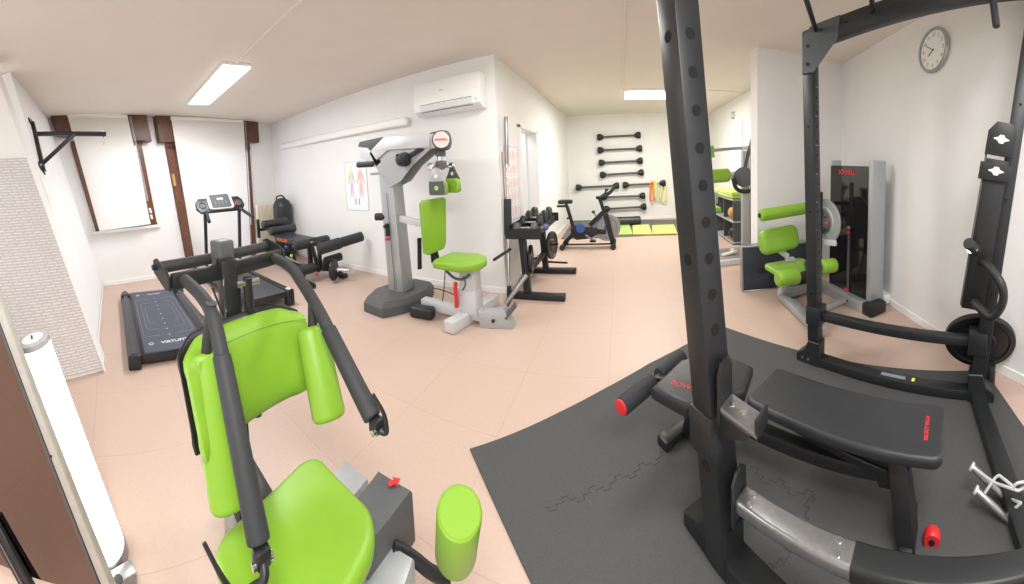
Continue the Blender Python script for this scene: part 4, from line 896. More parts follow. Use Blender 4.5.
mb = MB().lathe([(.02, 0), (.24, 0), (.245, .012), (.24, .025), (.16, .025), (.15, .035), (.02, .035)], dc, dc + dxn, 44); cam_ = part('cam_disc', mb, SILVER, t)
mb = MB().lathe([(.02, 0), (.13, .0), (.12, .03), (.06, .05), (.02, .05)], dc + dxn * .035, dc + dxn, 32); part('cam_hub', mb, DGREY, cam_)
for k in range(5):
    a_ = math.radians(60 + 40 * k); mb = MB().ball(dc + dxn * .06 + V((0, math.cos(a_), math.sin(a_))) * .1, .018, n=10); part('adjuster', mb, RED if k % 2 else BLACKP, cam_)
mb = MB().bar((1.9, 2.68, .45), (1.93, 2.72, 1.2), .05, .06, (1, 0, 0), .01, 2); part('lever_arm', mb, BLACKP, t)
mb = MB().bar((1.98, 2.5, .7), (1.98, 2.9, .64), .03, .06, None, .008, 2); part('cam_bracket', mb, SILVERL, t)

# folded navy table standing on edge behind it
g0, g1 = V((1.375, 3.52, 0)), V((1.98, 3.40, 0)); gu = (g1 - g0).normalized(); gn = V((-gu.y, gu.x, 0)); gz = (V((0, 0, 1)) + gn * .05).normalized()
t = thing('folded_table', 'folded navy padded table with silver edging standing behind the leg machine', 'treatment table', g0)
g0 = g0 - gn * .12
mb = MB().prism(place(rpoly(.8, .5, .015), g0 + gu * .4 + gz * .262, gu, gz), gn * .05, .012, 2); part('panel', mb, NAVY, t)
mb = MB().prism(place(rpoly(.8, .5, .015), g0 + gu * .4 + gz * .262 + gn * .06, gu, gz), gn * .05, .012, 2); part('panel', mb, NAVY, t)
mb = MB()
Q = [g0 + gz * .005, g0 + gu * .8 + gz * .005, g0 + gu * .8 + gz * .52, g0 + gz * .52]
for i in range(4): mb.bar(Q[i] + gn * .055, Q[(i + 1) % 4] + gn * .055, .12 if i % 2 else .12, .02, (0, 0, 1) if i % 2 == 0 else gu, .004, 1)
part('edge_frame', mb, STEEL, t)
mb = MB().prism(place(rpoly(.17, .08, .035), g0 + gu * .25 + gz * .24, gu, gz), -gn * .006, .003, 1); part('handle_recess', mb, BLACKP, t)

# ================================================================= FAR RIGHT OF THE RECESS: second machine, mat shelf
t = thing('chest_machine', 'silver machine with lime pads half hidden behind the rack post, in the recess', 'exercise machine', (1.7, 4.9, 0))
fy = 4.9
def E_(x, y, Y=fy): return YP(x, y, Y)
q0, q1 = E_(745, 150), E_(745, 262); q1.z = 0
mb = MB().bar((q0.x, fy, 0), (q0.x, fy, 1.68), .12, .1, (0, 1, 0), .01, 2); part('tower_post', mb, SILVER, t)
mb = MB().bar((q0.x + .14, fy + .05, 0), (q0.x + .14, fy + .05, 1.72), .05, .08, (0, 1, 0), .01, 2); part('tower_post', mb, DGREY, t)
mb = MB().bar((q0.x - .06, fy - .0, 1.72), (q0.x + .18, fy + .02, 1.72), .12, .05); part('tower_top', mb, SILVERL, t)
mb = MB().cyl(E_(700, 151.5), E_(748, 147.5), .025, n=14); part('lever_bar', mb, STEEL, t)
mb = MB().prism([E_(x, y) for x, y in ((706, 146), (714, 145.5), (715, 157.5), (707, 158))], (0, .06, 0), .015, 2); part('shoulder_pad', mb, GREEN, t)
mb = MB().cyl(E_(690, 178), E_(729, 175), .11, n=24, bev=.03); part('chest_roller', mb, GREEN, t)
mb = MB().cyl(E_(729, 175), E_(740, 173.5), .05, n=16); part('roller_axle', mb, SILVERL, t)
mb = MB().lathe([(.02, 0), (.16, 0), (.16, .05), (.1, .07), (.02, .07)], E_(744, 177, fy - .1), E_(742.5, 177.5, fy - .3), 28); part('pivot', mb, DGREY, t)
mb = MB().tube([E_(733, 178, fy - .1), E_(736, 190, fy - .1), E_(746, 192, fy - .1), E_(752, 190, fy - .1)], .035, 10, .12); part('curved_arm', mb, BLACKP, t)
mb = MB().bar(E_(744, 170, fy - .05), E_(752, 139, fy - .05), .05, .04, (0, 1, 0)); part('handle_arm', mb, DGREY, t)
mb = MB().prism([E_(x, y) for x, y in ((709, 192), (718, 192.5), (718, 203), (710, 204))], (0, .05, 0), .01, 2); part('side_plate', mb, SILVER, t)
mb = MB().prism([E_(x, y) for x, y in ((707, 209), (721, 207.5), (722, 211.5), (708, 214))], (0, .3, 0), .015, 2); part('seat', mb, GREEN, t)
mb = MB().bar(E_(712, 214, fy + .15), V((E_(712, 214, fy + .15).x, fy + .15, .03)), .07, .07); part('seat_post', mb, SILVER, t)
sx0 = E_(700, 260).x
mb = MB().box(((sx0 + q0.x) / 2, fy - .18, .04), (q0.x - sx0 + .1, .62, .08), None, .012, 2); part('base_platform', mb, mat('platform_grey', (140, 142, 142), .5), t)
mb = MB().bar((sx0 - .05, fy - .5, .04), (q0.x + .1, fy - .5, .04), .05, .08); part('base_edge', mb, SILVERL, t)
sp = V((E_(723, 262).x + .02, fy - .28, .118))
t = thing('sandal', 'pale sandal lying on the grey platform of the machine in the recess', 'shoe', sp)
part('sole', MB().prism(place([(-.13, -.035), (-.05, -.04), (.06, -.045), (.12, -.03), (.13, 0), (.12, .03), (.06, .045), (-.05, .04), (-.13, .035)], sp - V((0, 0, .02)), V((.96, .2, .12)), V((-.2, .96, 0))), (0, 0, .03), .01, 2), CREAM, t)
part('strap', MB().tube([sp + V((.04, -.05, .01)), sp + V((.05, 0, .06)), sp + V((.03, .05, .01))], .015, 8, .03), WHITE, t)
t = thing('mat_shelf', 'grey open shelf unit holding green mats, behind the machine in the recess', 'shelf', (2.15, 5.75, 0))
hx, hx1, hy, hy1, hz = 1.98, 2.28, 5.45, 6.5, .82
mb = MB()
for y in (hy, (hy + hy1) / 2, hy1): part('upright_panel', MB().box(((hx + hx1) / 2, y, hz / 2), (hx1 - hx, .03, hz), None, .004, 1), DGREY, t)
mb.bm.free()
for z in (.04, .42, hz): part('shelf_board', MB().box(((hx + hx1) / 2, (hy + hy1) / 2, z), (hx1 - hx + .02, hy1 - hy + .05, .03), None, .004, 1), SILVER, t)
for k, (z, m, lb) in enumerate(((.875, GREEN4, 'green foam mat lying lowest on top of the grey shelf'), (.935, GREEN3, 'yellow-green foam mat lying topmost on the grey shelf'))):
    solo('shelf_mat', MB().box(((hx + hx1) / 2, (hy + hy1) / 2, z), (.34, 1.1, .055), None, .012, 2), m, lb, 'mat', ((hx + hx1) / 2, (hy + hy1) / 2, z), 'mats stacked on the shelf')
bl = V((hx + .12, hy + .3, .55)); solo('exercise_ball', MB().ball(bl, .11, n=24), mat('ochre_rubber', (196, 150, 84), .5), 'ochre ball in the upper compartment of the grey shelf', 'ball', bl)
bl = V((hx + .12, hy + .28, .165)); solo('exercise_ball', MB().ball(bl, .11, n=24), BLACKP, 'black ball in the lower compartment of the grey shelf', 'ball', bl)

# ================================================================= RUBBER FLOOR AND POWER RACK
mc = [Z(470, 450), Z(720, 326), Z(985, 371)]
e1 = mc[2] - mc[1]; mT, mR = mc[1], mc[1] + e1 * 1.0
mL = mc[0]; mB_ = Z(531, 584); mD = mL + (mB_ - mL) * 2.3
def inset(a, b, n): return [a + (b - a) * (k / n) for k in range(n)]
m_out = [mL, Z(560, 413), Z(602, 391), Z(650, 364), mT, mR, mR + (Z(1024, 428) - mR) * 3.2, mD + V((.3, -.6, 0)), mD]
solo('rubber_mat', MB().prism([V((p.x, p.y, 0)) for p in m_out], (0, 0, .01), .002, 1), RUBBER, 'large dark grey rubber floor covering of interlocking tiles under the power rack', 'floor covering', (.7, 1.0, 0))
# jigsaw joints between the tiles
def jig(a, b, n=9):
    pts = []; d = (b - a) / n; nn = V((-d.y, d.x, 0)) * .32
    for k in range(n):
        p = a + d * k
        pts += [p, p + d * .3, p + d * .22 + nn, p + d * .78 + nn, p + d * .7] if k % 2 else [p, p + d * .3, p + d * .22 - nn, p + d * .78 - nn, p + d * .7]
    return MB().tube([V((p.x, p.y, .0098)) for p in pts + [b]], .0016, 4)
rm = bpy.data.objects['rubber_mat']
ja, jb = Z(545, 510), Z(690, 440); jc, jd = Z(672, 424), Z(815, 500)
part('tile_joint', jig(ja, jb, 12), BLACKP, rm); part('tile_joint', jig(jc, jd, 12), BLACKP, rm); part('tile_joint', jig(jd, jd + (ja - jb) * .9, 10), BLACKP, rm)

NB, FB, RB = Z(726, 562), V((1.335, 1.905, 0)), V((1.83, .87, 0))
for p in (NB, FB, RB): p.z = 0
NT = RP(679, 20, math.hypot(NB.x, NB.y) + .02); NT = NB + (NT - NB) * (2.26 / NT.z)
FT = RP(810, 34, math.hypot(1.335, 1.905))
RT = RP(1013, 150, 2.08); RT = RB + (RT - RB) * (2.72 / RT.z)
QB = NB + (RB - FB); QT = QB + (NT - NB) * .2 + V((0, 0, 2.3))
ue = (RB - FB).normalized(); ve = (FB - NB).normalized()
t = thing('power_rack', 'tall charcoal steel power rack with drilled posts standing on the rubber floor', 'power rack', (1.05, 1.0, .0))
def post(a, b, s, name='upright'):
    return part(name, MB().bar(a + V((0, 0, .012)), b, s, s, ue, .006, 2), RACK, t)
pn, pf_, pr_, pq = post(NB, NT, .104), post(FB, FT, .085), post(RB, RT, .09), post(QB, QT, .085)
HOLE = mat('hole_interior', (8, 8, 9), .9, var=.01)
def holes(parent, a, b, s, faces, z0, z1, step, r):
    d = (b - a).normalized(); zz = z0
    x, y, z_ = basis(a, b, ue)
    fd = {'u': ue - d * ue.dot(d), 'v': -(ve - d * ve.dot(d))}
    k = 0
    while zz < z1:
        p = a + d * (zz / d.z)
        for f in faces:
            if f == 'v' and k % 6: continue
            n = (y if abs(y.dot(fd[f])) > abs(x.dot(fd[f])) else x); n = n if n.dot(fd[f]) > 0 else -n
            part('bolt_hole', MB().cyl(p + n * (s / 2 - .004), p + n * (s / 2 + .0012), r, n=16), HOLE, parent)
        zz += step; k += 1
holes(pn, NB, NT, .104, 'uv', .42, 2.2, .125, .02)
holes(pf_, FB, FT, .085, 'uv', .55, 2.05, .1, .009)
holes(pr_, RB, RT, .09, 'v', .7, 2.0, .1, .009)
for k in range(8):
    p = FB + V((0, 0, .62 + k * .2)) - ve * .0435; part('height_mark', MB().box(p, (.026, .004, .006), rz(math.atan2(ue.y, ue.x))), PRINTG, pf_)
# base rails
def rail(name, a, b, w_, h_, z, m=RACK): return part(name, MB().bar(V((a.x, a.y, z)), V((b.x, b.y, z)), w_, h_, None, .006, 2), m, t)
br_ = rail('base_rail', FB - ue * .1, RB + ue * .04, .085, .06, .045); rail('base_rail', NB - ue * .16, QB, .1, .07, .05); rail('rear_base_rail', RB, QB, .085, .07, .045)
q = FB.lerp(RB, .52) - ve * .0; part('sticker', MB().box((q.x, q.y, .076), (.17, .03, .002), rz(math.atan2(ue.y, ue.x))), PRINTG, br_)
q = FB.lerp(RB, .64); part('yellow_sticker', MB().box((q.x, q.y, .0765), (.02, .03, .002), rz(math.atan2(ue.y, ue.x))), YELLOWB, br_)
for f in (.16, .88):
    q = FB.lerp(RB, f); part('bolt', MB().cyl((q.x, q.y, .074), (q.x, q.y, .078), .014, n=14), BLACKP, br_)
# feet gussets
def gusset(p, d, L, name='foot_plate'):
    x = d.normalized(); o = V((p.x, p.y, .0)); n = V((-x.y, x.x, 0))
    return part(name, MB().prism([o + x * a + V((0, 0, b)) - n * .05 for a, b in ((-.05, .012), (L, .012), (L, .07), (L * .55, .11), (.04, .19), (-.05, .19))], n * .1, .005, 1), RACK, t)
gusset(FB, -ue, .14); g_ = gusset(NB, -ue, .2); gusset(RB, ue, .12)
for s_ in (.05, .1): part('bolt', MB().cyl(FB - ue * s_ - ve * .056 + V((0, 0, .05)), FB - ue * s_ - ve * .048 + V((0, 0, .05)), .01, n=10), STEEL, pf_)
p = RB + ue * .12 + ve * .1; part('stub_peg', MB().cyl((p.x, p.y, .02), (p.x, p.y, .17), .035, n=18, bev=.004), RACK, t)
# top beams
def topbeam(name, a, b, w_, h_): return part(name, MB().bar(a, b, w_, h_, None, .006, 2), RACK, t)
topbeam('top_beam', FT - V((0, 0, .05)) - (RT - FT).normalized() * .03, RT - V((0, 0, .05)), .085, .13); topbeam('top_beam', NT - V((0, 0, .05)), QT - V((0, 0, .05)), .085, .1)
topbeam('rear_top_beam', RT - V((0, 0, .05)), QT - V((0, 0, .05)), .085, .1)
bd_ = (RT - FT).normalized(); o = FT - ve * .052
part('corner_gusset', MB().prism([o + V((0, 0, -.28)) - ue * .045, o + V((0, 0, -.28)) + ue * .045, o + bd_ * .22 + V((0, 0, -.125)), o + bd_ * .24 + V((0, 0, .02)), o + ue * .02 + V((0, 0, .03)), o - ue * .045 + V((0, 0, -.04))], ve * .012, .003, 1), mat('gusset_grey', (74, 78, 82), .4, .2), t)
for q in (o - ve * .004 + V((0, 0, -.22)), o - ve * .004 + V((0, 0, -.1)), o - ve * .004 + bd_ * .1 + V((0, 0, -.03)), o - ve * .004 + bd_ * .27 + V((0, 0, -.03))):
    part('bolt', MB().cyl(q, q + ve * .008, .013, n=6), BLACKP, t)
pd_ = (RP(806, -1, 1.95) - RP(817, 34, 2.3)).normalized()
for p0_ in (RP(817, 34, 2.3), RP(872, 11, 2.12)): part('pull_up_bar', MB().cyl(p0_, p0_ + pd_ * 1.1, .017, n=14), RACK, t)
h0, h1 = RP(992, -8, 1.9), RP(996.5, 27, 1.86); part('hanging_grip', MB().cyl(h0, h1, .022, n=16, bev=.008), FOAM, t)
# crossbar on the far side, safety arm on the near side
cb0, cb1 = FB + V((0, 0, .385)), RB + V((0, 0, .39))
part('side_crossbar', MB().bar(cb0, cb1, .06, .065, None, .012, 2), RACK, t)
for p, s_ in ((cb0, .115), (cb1, .12)): part('crossbar_sleeve', MB().bar(p - V((0, 0, .07)), p + V((0, 0, .07)), s_, s_, ue, .008, 2), RACK, t)
un = (QB - NB).normalized()
s0, s1 = RP(737, 506, math.hypot(NB.x, NB.y) - .08), Z(893, 583, .285)
s0 = NB + un * .075 + V((0, 0, s0.z)); s1.z = s0.z; sdv = (s1 - s0).normalized()
sa = part('safety_arm', MB().bar(s0, s1 + sdv * .5, .075, .05, None, .012, 3), STEEL, t, 'steel topped safety arm')
part('safety_pad_cover', MB().bar(s0 + sdv * .4, s1 + sdv * .5, .079, .054, None, .012, 3), RACK, sa)
part('end_bracket', MB().prism([s0 - sdv * .012 + V((0, 0, -.07)) - ve * .05, s0 - sdv * .012 + V((0, 0, -.07)) + ve * .05, s0 - sdv * .012 + V((0, 0, .08)) + ve * .05, s0 - sdv * .012 + V((0, 0, .11)) + ve * .02, s0 - sdv * .012 + V((0, 0, .11)) - ve * .02, s0 - sdv * .012 + V((0, 0, .08)) - ve * .05], sdv * .012, .003, 1), BLACK, sa)
for f in (.05, .36):
    for s_ in (-1, 1):
        q = s0 + sdv * f + ve * .018 * s_ + V((0, 0, .026)); part('screw', MB().cyl(q - V((0, 0, .004)), q + V((0, 0, .0025)), .009, n=14), CHROME, sa)
# J cup
jz = RP(735, 405, math.hypot(NB.x, NB.y) - .05).z; jo = NB + (NT - NB) * (jz / NT.z) + un * .062
jc_ = part('bar_cup', MB().prism([jo + ve * a + V((0, 0, b)) for a, b in ((-.045, -.04), (.045, -.04), (.045, .13), (.025, .165), (-.025, .165), (-.045, .13))], un * .016, .005, 2), BLACK, t)
part('cup_tray', MB().prism([jo + ve * -.04 + V((0, 0, -.0)), jo + ve * .04 + V((0, 0, 0)), jo + ve * .04 + un * .175 + V((0, 0, .0)), jo - ve * .04 + un * .175 + V((0, 0, .0))], (0, 0, .02), .005, 2), STEEL, jc_)
part('cup_lip', MB().prism([jo + un * .165 + ve * a + V((0, 0, b)) for a, b in ((-.04, -.0), (.04, -.0), (.04, .06), (-.04, .06))], un * .014, .004, 2), BLACK, jc_)
part('cup_web', MB().prism([jo + un * a - ve * .04 + V((0, 0, b)) for a, b in ((.0, -.1), (.0, .0), (.15, .0), (.13, -.03))], ve * .01, .003, 1), BLACK, jc_)
for f in (.045, .095): q = jo + un * f + V((0, 0, .02)); part('screw', MB().cyl(q, q + V((0, 0, .003)), .01, n=14), CHROME, jc_)
part('cup_sleeve', MB().bar(jo - un * .062 + V((0, 0, -.2)), jo - un * .062 + V((0, 0, -.04)), .118, .118, ue, .005, 2), RACK, jc_)
# lever arm hanging in front of the rear post
a0, a1 = RP(973, 302, 2.0), RP(1001, 140, 1.97); ad = (a1 - a0).normalized()
fn = V((-a0.x, -a0.y, 0)).normalized(); ax = ad.cross(fn).normalized()
if ax.dot(RX) < 0: ax = -ax
la = part('lever_arm', MB().bar(a0 - ad * .04, a1 - ad * .12, .14, .05, fn, .006, 2), BLACK, t)
part('arm_edge', MB().bar(a0 - ad * .02 - ax * .074 + fn * .004, a1 - ad * .05 - ax * .074 + fn * .004, .012, .06, fn, .003, 1), DGREY, la)
for dd, nm in ((.0, 'pivot_plate'), (-.19, 'clamp_plate')):
    o = a1 + ad * dd + fn * .03
    pl = [(-.085, -.1), (.085, -.1), (.085, .05), (.05, .1), (-.04, .1), (-.085, .04)] if nm == 'pivot_plate' else [(-.1, -.06), (.09, -.06), (.09, .045), (-.1, .045)]
    pp = part(nm, MB().prism(place(pl, o, ax, ad), fn * .02, .006, 2), BLACK, la)
    part('eye_slot', MB().prism(place([(-.05, 0), (-.02, .012), (-.012, .025), (.012, .025), (.02, .012), (.05, 0), (.02, -.012), (.012, -.025), (-.012, -.025), (-.02, -.012)], o + fn * .0205, ax, ad), fn * .001), WHITE, pp)
k0 = RP(984, 262, 1.9)
part('loop_handle', MB().tube([RP(981, 262, 1.97), RP(986, 262, 1.88), RP(1003, 285, 1.78), RP(1004, 302, 1.78), RP(992, 321, 1.8), RP(975, 303, 1.88), RP(975, 302, 1.97)], .026, 12, .08), BLACK, la)
part('grip_knob', MB().cyl(RP(976, 250, 1.97), RP(968, 243, 1.88), .034, n=16, bev=.006), FOAM, la)
part('grip_ring', MB().cyl(RP(973, 248.2, 1.94), RP(972, 247.4, 1.93), .036, n=16), CHROME, la)

# weight plate hung low on the rear post
pc = RP(980, 341, 2.19); pnv = (V((-pc.x, -pc.y, 0)).normalized() + V((0, 0, -.42))).normalized()
t = plate('big round black weight plate hung low on the rear rack post', pc, pnv, .25, .04, None)

# ================================================================= WEIGHT BENCH INSIDE THE RACK
bx0 = Z(765, 372, .43).lerp(Z(768, 398, .43), .5)
c1_, c2_, c3_, c4_ = Z(769, 369, .43), Z(925, 402, .43), Z(949, 464, .43), Z(765, 402, .43)
bd2 = ((c2_ + c3_) - (c1_ + c4_)).normalized(); bs2 = V((-bd2.y, bd2.x, 0))
bc = (c1_ + c2_ + c3_ + c4_) / 4; blen = ((c2_ + c3_) - (c1_ + c4_)).length / 2
t = thing('adjustable_bench', 'black padded adjustable bench with red roller caps and red wheel, inside the rack', 'weight bench', (bc.x, bc.y, 0))
pad = part('backrest', MB().prism(place(rpoly(blen + .07, .28, .04), bc - V((0, 0, .045)) + bd2 * .0, bd2, bs2), (0, 0, .05), .016, 4), VINYL, t)
text('SELECTTECH', .021, REDT, pad, bc + bd2 * (blen / 2 - .035) + V((0, 0, .0056)), bs2, -bd2, 'lettering', .0006, bold=.0008)
sp_ = [Z(*q, .43) for q in ((651, 387), (681, 359), (722, 353), (753, 366), (745, 390), (686, 406))]
sc_ = sum(sp_, V()) / 6
seat = part('seat', MB().prism([p - V((0, 0, .07)) for p in sp_], (0, 0, .075), .024, 4), VINYL, t)
text('BOWFLEX', .044, REDT, seat, Z(690, 388, .436), (Z(720, 396, .43) - Z(665, 379, .43)), (Z(690, 370, .43) - Z(684, 395, .43)), 'lettering', .0006)
r0_, r1_ = Z(621, 407, .36), Z(682, 356, .36); rdv = (r1_ - r0_).normalized(); rL = (r1_ - r0_).length
ax_ = part('roller_axle', MB().cyl(r0_, r1_, .012, n=12), STEEL, t)
for s_, e in ((r0_, r0_ + rdv * (rL * .46)), (r1_ - rdv * (rL * .43), r1_)):
    part('foam_roller', MB().cyl(s_, e, .043, n=24, bev=.012), FOAM, ax_)
part('roller_cap', MB().cyl(r0_ - rdv * .008, r0_ + rdv * .01, .036, n=20, bev=.004), RED, ax_, 'red end cap')
rl = V((bc.x, bc.y, 0)) + bd2 * (blen * .36) ; ft = Z(908, 544)
ft = V((ft.x, ft.y, 0))
part('rear_leg', MB().bar(ft + V((0, 0, .012)), bc + bd2 * (blen * .3) - V((0, 0, .06)), .13, .07, bd2, .005, 2), BLACK, t)
part('rear_foot', MB().bar(ft - bs2 * .07 + V((0, 0, .03)), ft + bs2 * .12 + V((0, 0, .03)), .05, .05, None, .006, 2), BLACK, t)
wp = Z(932, 537, .03)
wh = part('wheel', MB().lathe([(.01, -.02), (.03, -.02), (.034, -.014), (.034, .014), (.03, .02), (.01, .02)], wp, wp + bs2, 24), RED, t, 'red transport wheel')
part('hub', MB().cyl(wp - bs2 * .022, wp + bs2 * .022, .013, n=14), BLACKP, wh)
mid = sc_ + bd2 * .12
part('main_beam', MB().bar(V((sc_.x, sc_.y, .27)) - bd2 * .16, bc + bd2 * (blen * .34) - V((0, 0, .2)), .06, .06, None, .006, 2), BLACK, t)
part('backrest_frame', MB().bar(bc - bd2 * (blen * .42) - V((0, 0, .08)), bc + bd2 * (blen * .4) - V((0, 0, .08)), .12, .03, None, .004, 1), BLACK, t)
part('adjust_strut', MB().bar(bc - bd2 * (blen * .34) - bs2 * .05 - V((0, 0, .09)), bc + bd2 * (blen * .3) - bs2 * .05 - V((0, 0, .17)), .025, .035, None, .004, 1), BLACK, t)
part('adjust_plate', MB().prism([bc + bd2 * a + V((0, 0, b)) - bs2 * .05 for a, b in ((blen * .1, -.07), (blen * .4, -.07), (blen * .34, -.24), (blen * .22, -.24))], bs2 * .1, .004, 1), BLACK, t)
ff = Z(678, 438); ff.z = 0
part('front_leg', MB().bar(V((ff.x + .06, ff.y - .02, .04)), V((sc_.x, sc_.y, .37)) - bd2 * .06, .07, .05, bd2, .005, 2), BLACK, t)
part('front_foot', MB().bar(ff - bs2 * .1 + V((0, 0, .032)), ff + bs2 * .34 + V((0, 0, .032)), .07, .045, None, .012, 2), BLACK, t)
for s_ in (-.09, .3): part('foot_cap', MB().bar(ff + bs2 * (s_ - .025) + V((0, 0, .033)), ff + bs2 * (s_ + .035) + V((0, 0, .033)), .085, .055, None, .012, 2), BLACKP, t)
part('roller_arm', MB().bar(r0_.lerp(r1_, .5), V((sc_.x, sc_.y, .36)) - bd2 * .08, .04, .04, None, .005, 1), BLACK, t)

# close-grip cable handle lying on the rubber floor
t = thing('cable_handle', 'silver steel double-grip cable handle lying on the rubber floor by the rack rail', 'cable handle', Z(995, 495))
g = [Z(972, 466.5, .13), Z(1003, 496, .05), Z(976, 490, .1), Z(1010, 521, .022)]
for a, b in ((g[0], g[1]), (g[2], g[3])):
    gr = part('grip', MB().cyl(a, b, .015, n=18, bev=.003), STEEL, t)
    part('end_cap', MB().cyl(a - (b - a).normalized() * .006, a + (b - a).normalized() * .006, .0185, n=18, bev=.002), SILVERL, gr)
def wire(*pts): return part('wire', MB().tube(pts, .006, 10, .02), SILVERL, t)
k1, k2 = g[2].lerp(g[3], .2), g[2].lerp(g[3], .86); t1, t2 = Z(995, 478, .14), Z(1021, 503, .1)
wire(k1, t1); wire(k2, t2); wire(g[0], t1 - V((.01, 0, .012)), Z(1013, 489, .16)); wire(g[1], t2); wire(t1, Z(999, 475, .15), Z(1014, 487, .16)); wire(Z(1013, 487, .16), Z(1017, 483, .18), Z(1040, 479, .18)); wire(Z(1014, 489, .16), Z(1018, 491, .15), Z(1040, 478, .14))

# ================================================================= CHEST MACHINE IN THE FOREGROUND
ym = .46
t = thing('chest_press_machine', 'chest press machine in front with lime seat, lime side pads and two padded black arms', 'exercise machine', (-.9, ym, 0))
FOAMD = mat('foam_sleeve_grey', (46, 48, 50), .62, var=.06, scale=60, bump=.2, bscale=300)
mb = MB().bar((-1.29, ym, .02), (-1.29, ym, 1.2), .07, .075, (1, 0, 0), .006, 2); part('column', mb, BLACK, t)
mb = MB().bar((-1.252, ym - .03, .3), (-1.252, ym - .03, 1.14), .006, .012, (1, 0, 0), 0); part('chrome_strip', mb, CHROME, t)
mb = MB().box((-1.36, ym + .01, 1.2), (.085, .08, .14), rz(.23), .012, 3); part('column_cap', mb, DGREY, t)
mb = MB().cyl((-1.24, ym + .07, .55), (-1.24, ym + .07, 1.12), .02, n=14); part('gas_strut', mb, BLACKP, t)
mb = MB().cyl((-1.24, ym + .07, .95), (-1.24, ym + .07, 1.1), .011, n=12); mb.cyl((-1.24, ym + .02, 1.1), (-1.24, ym + .12, 1.1), .014, n=12); part('strut_eye', mb, CHROME, t)
mb = MB().tube([(-1.32, ym - .06, 1.08), (-1.24, ym - .02, .9), (-1.22, ym + .02, .7), (-1.2, ym + .03, .6)], .005, 6, .1); mb.tube([(-1.26, ym + .04, 1.08), (-1.24, ym + .03, .85), (-1.24, ym + .05, .65)], .004, 6, .1); part('cable', mb, BLACKP, t)
def both(f):
    for s_ in (-1, 1): f(s_)
PIV = V((-1.29, ym, 0)); TW = M.Rotation(.23, 3, 'Z')
def tw(x, y, z): return PIV + TW @ (V((x, y, z)) - PIV)
# cross frame: rear tube, end straps and front plate
r0_, r1_ = tw(-1.41, ym - .26, 1.185), tw(-1.41, ym + .33, 1.185)
mb = MB().cyl(r0_, r1_, .025, n=18, bev=.004); part('rear_tube', mb, FOAMD, t)
mb = MB().bar(tw(-1.3, ym - .252, 1.15), tw(-1.3, ym + .322, 1.15), .065, .028, TW @ V((1, 0, 0)), .008, 2); part('front_plate', mb, BLACK, t)
hands = {-1: (RP(259, 543, .75), [RP(266, 580, .71), RP(236, 598, .71), RP(222, 578, .71), RP(204, 543, .73)]), 1: (RP(373, 418, .95), [RP(378, 430, .93), RP(387, 434, .92), RP(385, 414, .92), RP(373, 394, .93)])}
pads = {-1: (RP(203, 352, 1.12), RP(231, 508, .97)), 1: (RP(311, 327, 1.24), RP(330, 420, 1.1))}
for s_ in (-1, 1):
    mb = MB().prism([tw(x, ym + .035 + s_ * .293, z) for x, z in ((-1.44, 1.16), (-1.44, 1.215), (-1.41, 1.225), (-1.31, 1.195), (-1.285, 1.17), (-1.285, 1.12), (-1.32, 1.113))], TW @ V((0, .012 * s_, 0)), .003, 1); part('end_strap', mb, BLACK, t)
    mb = MB().cyl(tw(-1.41, ym + .035 + s_ * .296, 1.19), tw(-1.41, ym + .035 + s_ * .32, 1.19), .012, n=12); part('bolt', mb, BLACKP, t)
    # long padded arm
    e, lv = hands[s_]
    pts = [tw(-1.3, ym + .035 + s_ * .235, 1.155), tw(-1.17, ym + .03 + s_ * .23, 1.13), RP(213, 312, 1.05) if s_ < 0 else RP(316, 304, 1.22), e]
    mb = MB().tube(pts, .0235, 18, .1, 8); arm = part('arm', mb, FOAMD, t)
    d = (e - pts[2]).normalized()
    mb = MB().cyl(e - d * (.4 if s_ < 0 else .3), e, .0285, n=22, bev=.006); part('foam_grip', mb, FOAMD, arm)
    mb = MB().box(e + d * .02, (.034, .042, .042), None, .01, 2); part('fork', mb, BLACKP, arm)
    mb = MB().cyl(e + d * .03 + V((0, -.026, 0)), e + d * .03 + V((0, .026, 0)), .009, n=12); part('pivot_pin', mb, CHROME, arm)
    mb = MB().tube([e + d * .025] + lv, [.012, .005], 10, .03, 6); part('brake_lever', mb, BLACKP, arm)
    # rod and side pad hanging from the arm
    top, bot = pads[s_]
    mb = MB().cyl(pts[2] - d * .03, top + (bot - top) * .1, .019, n=16); rod = part('pad_rod', mb, FOAMD, t)
    ax_ = (bot - top).normalized(); xx = V((-.22, .97, 0)); xx = (xx - ax_ * xx.dot(ax_)).normalized(); yy = ax_.cross(xx).normalized()
    mb = MB().prism([top + xx * (.064 * math.cos(k * math.pi / 12)) + yy * (.052 * math.sin(k * math.pi / 12)) for k in range(24)], bot - top, .02, 4); sp2 = part('side_pad', mb, GREEN, rod)
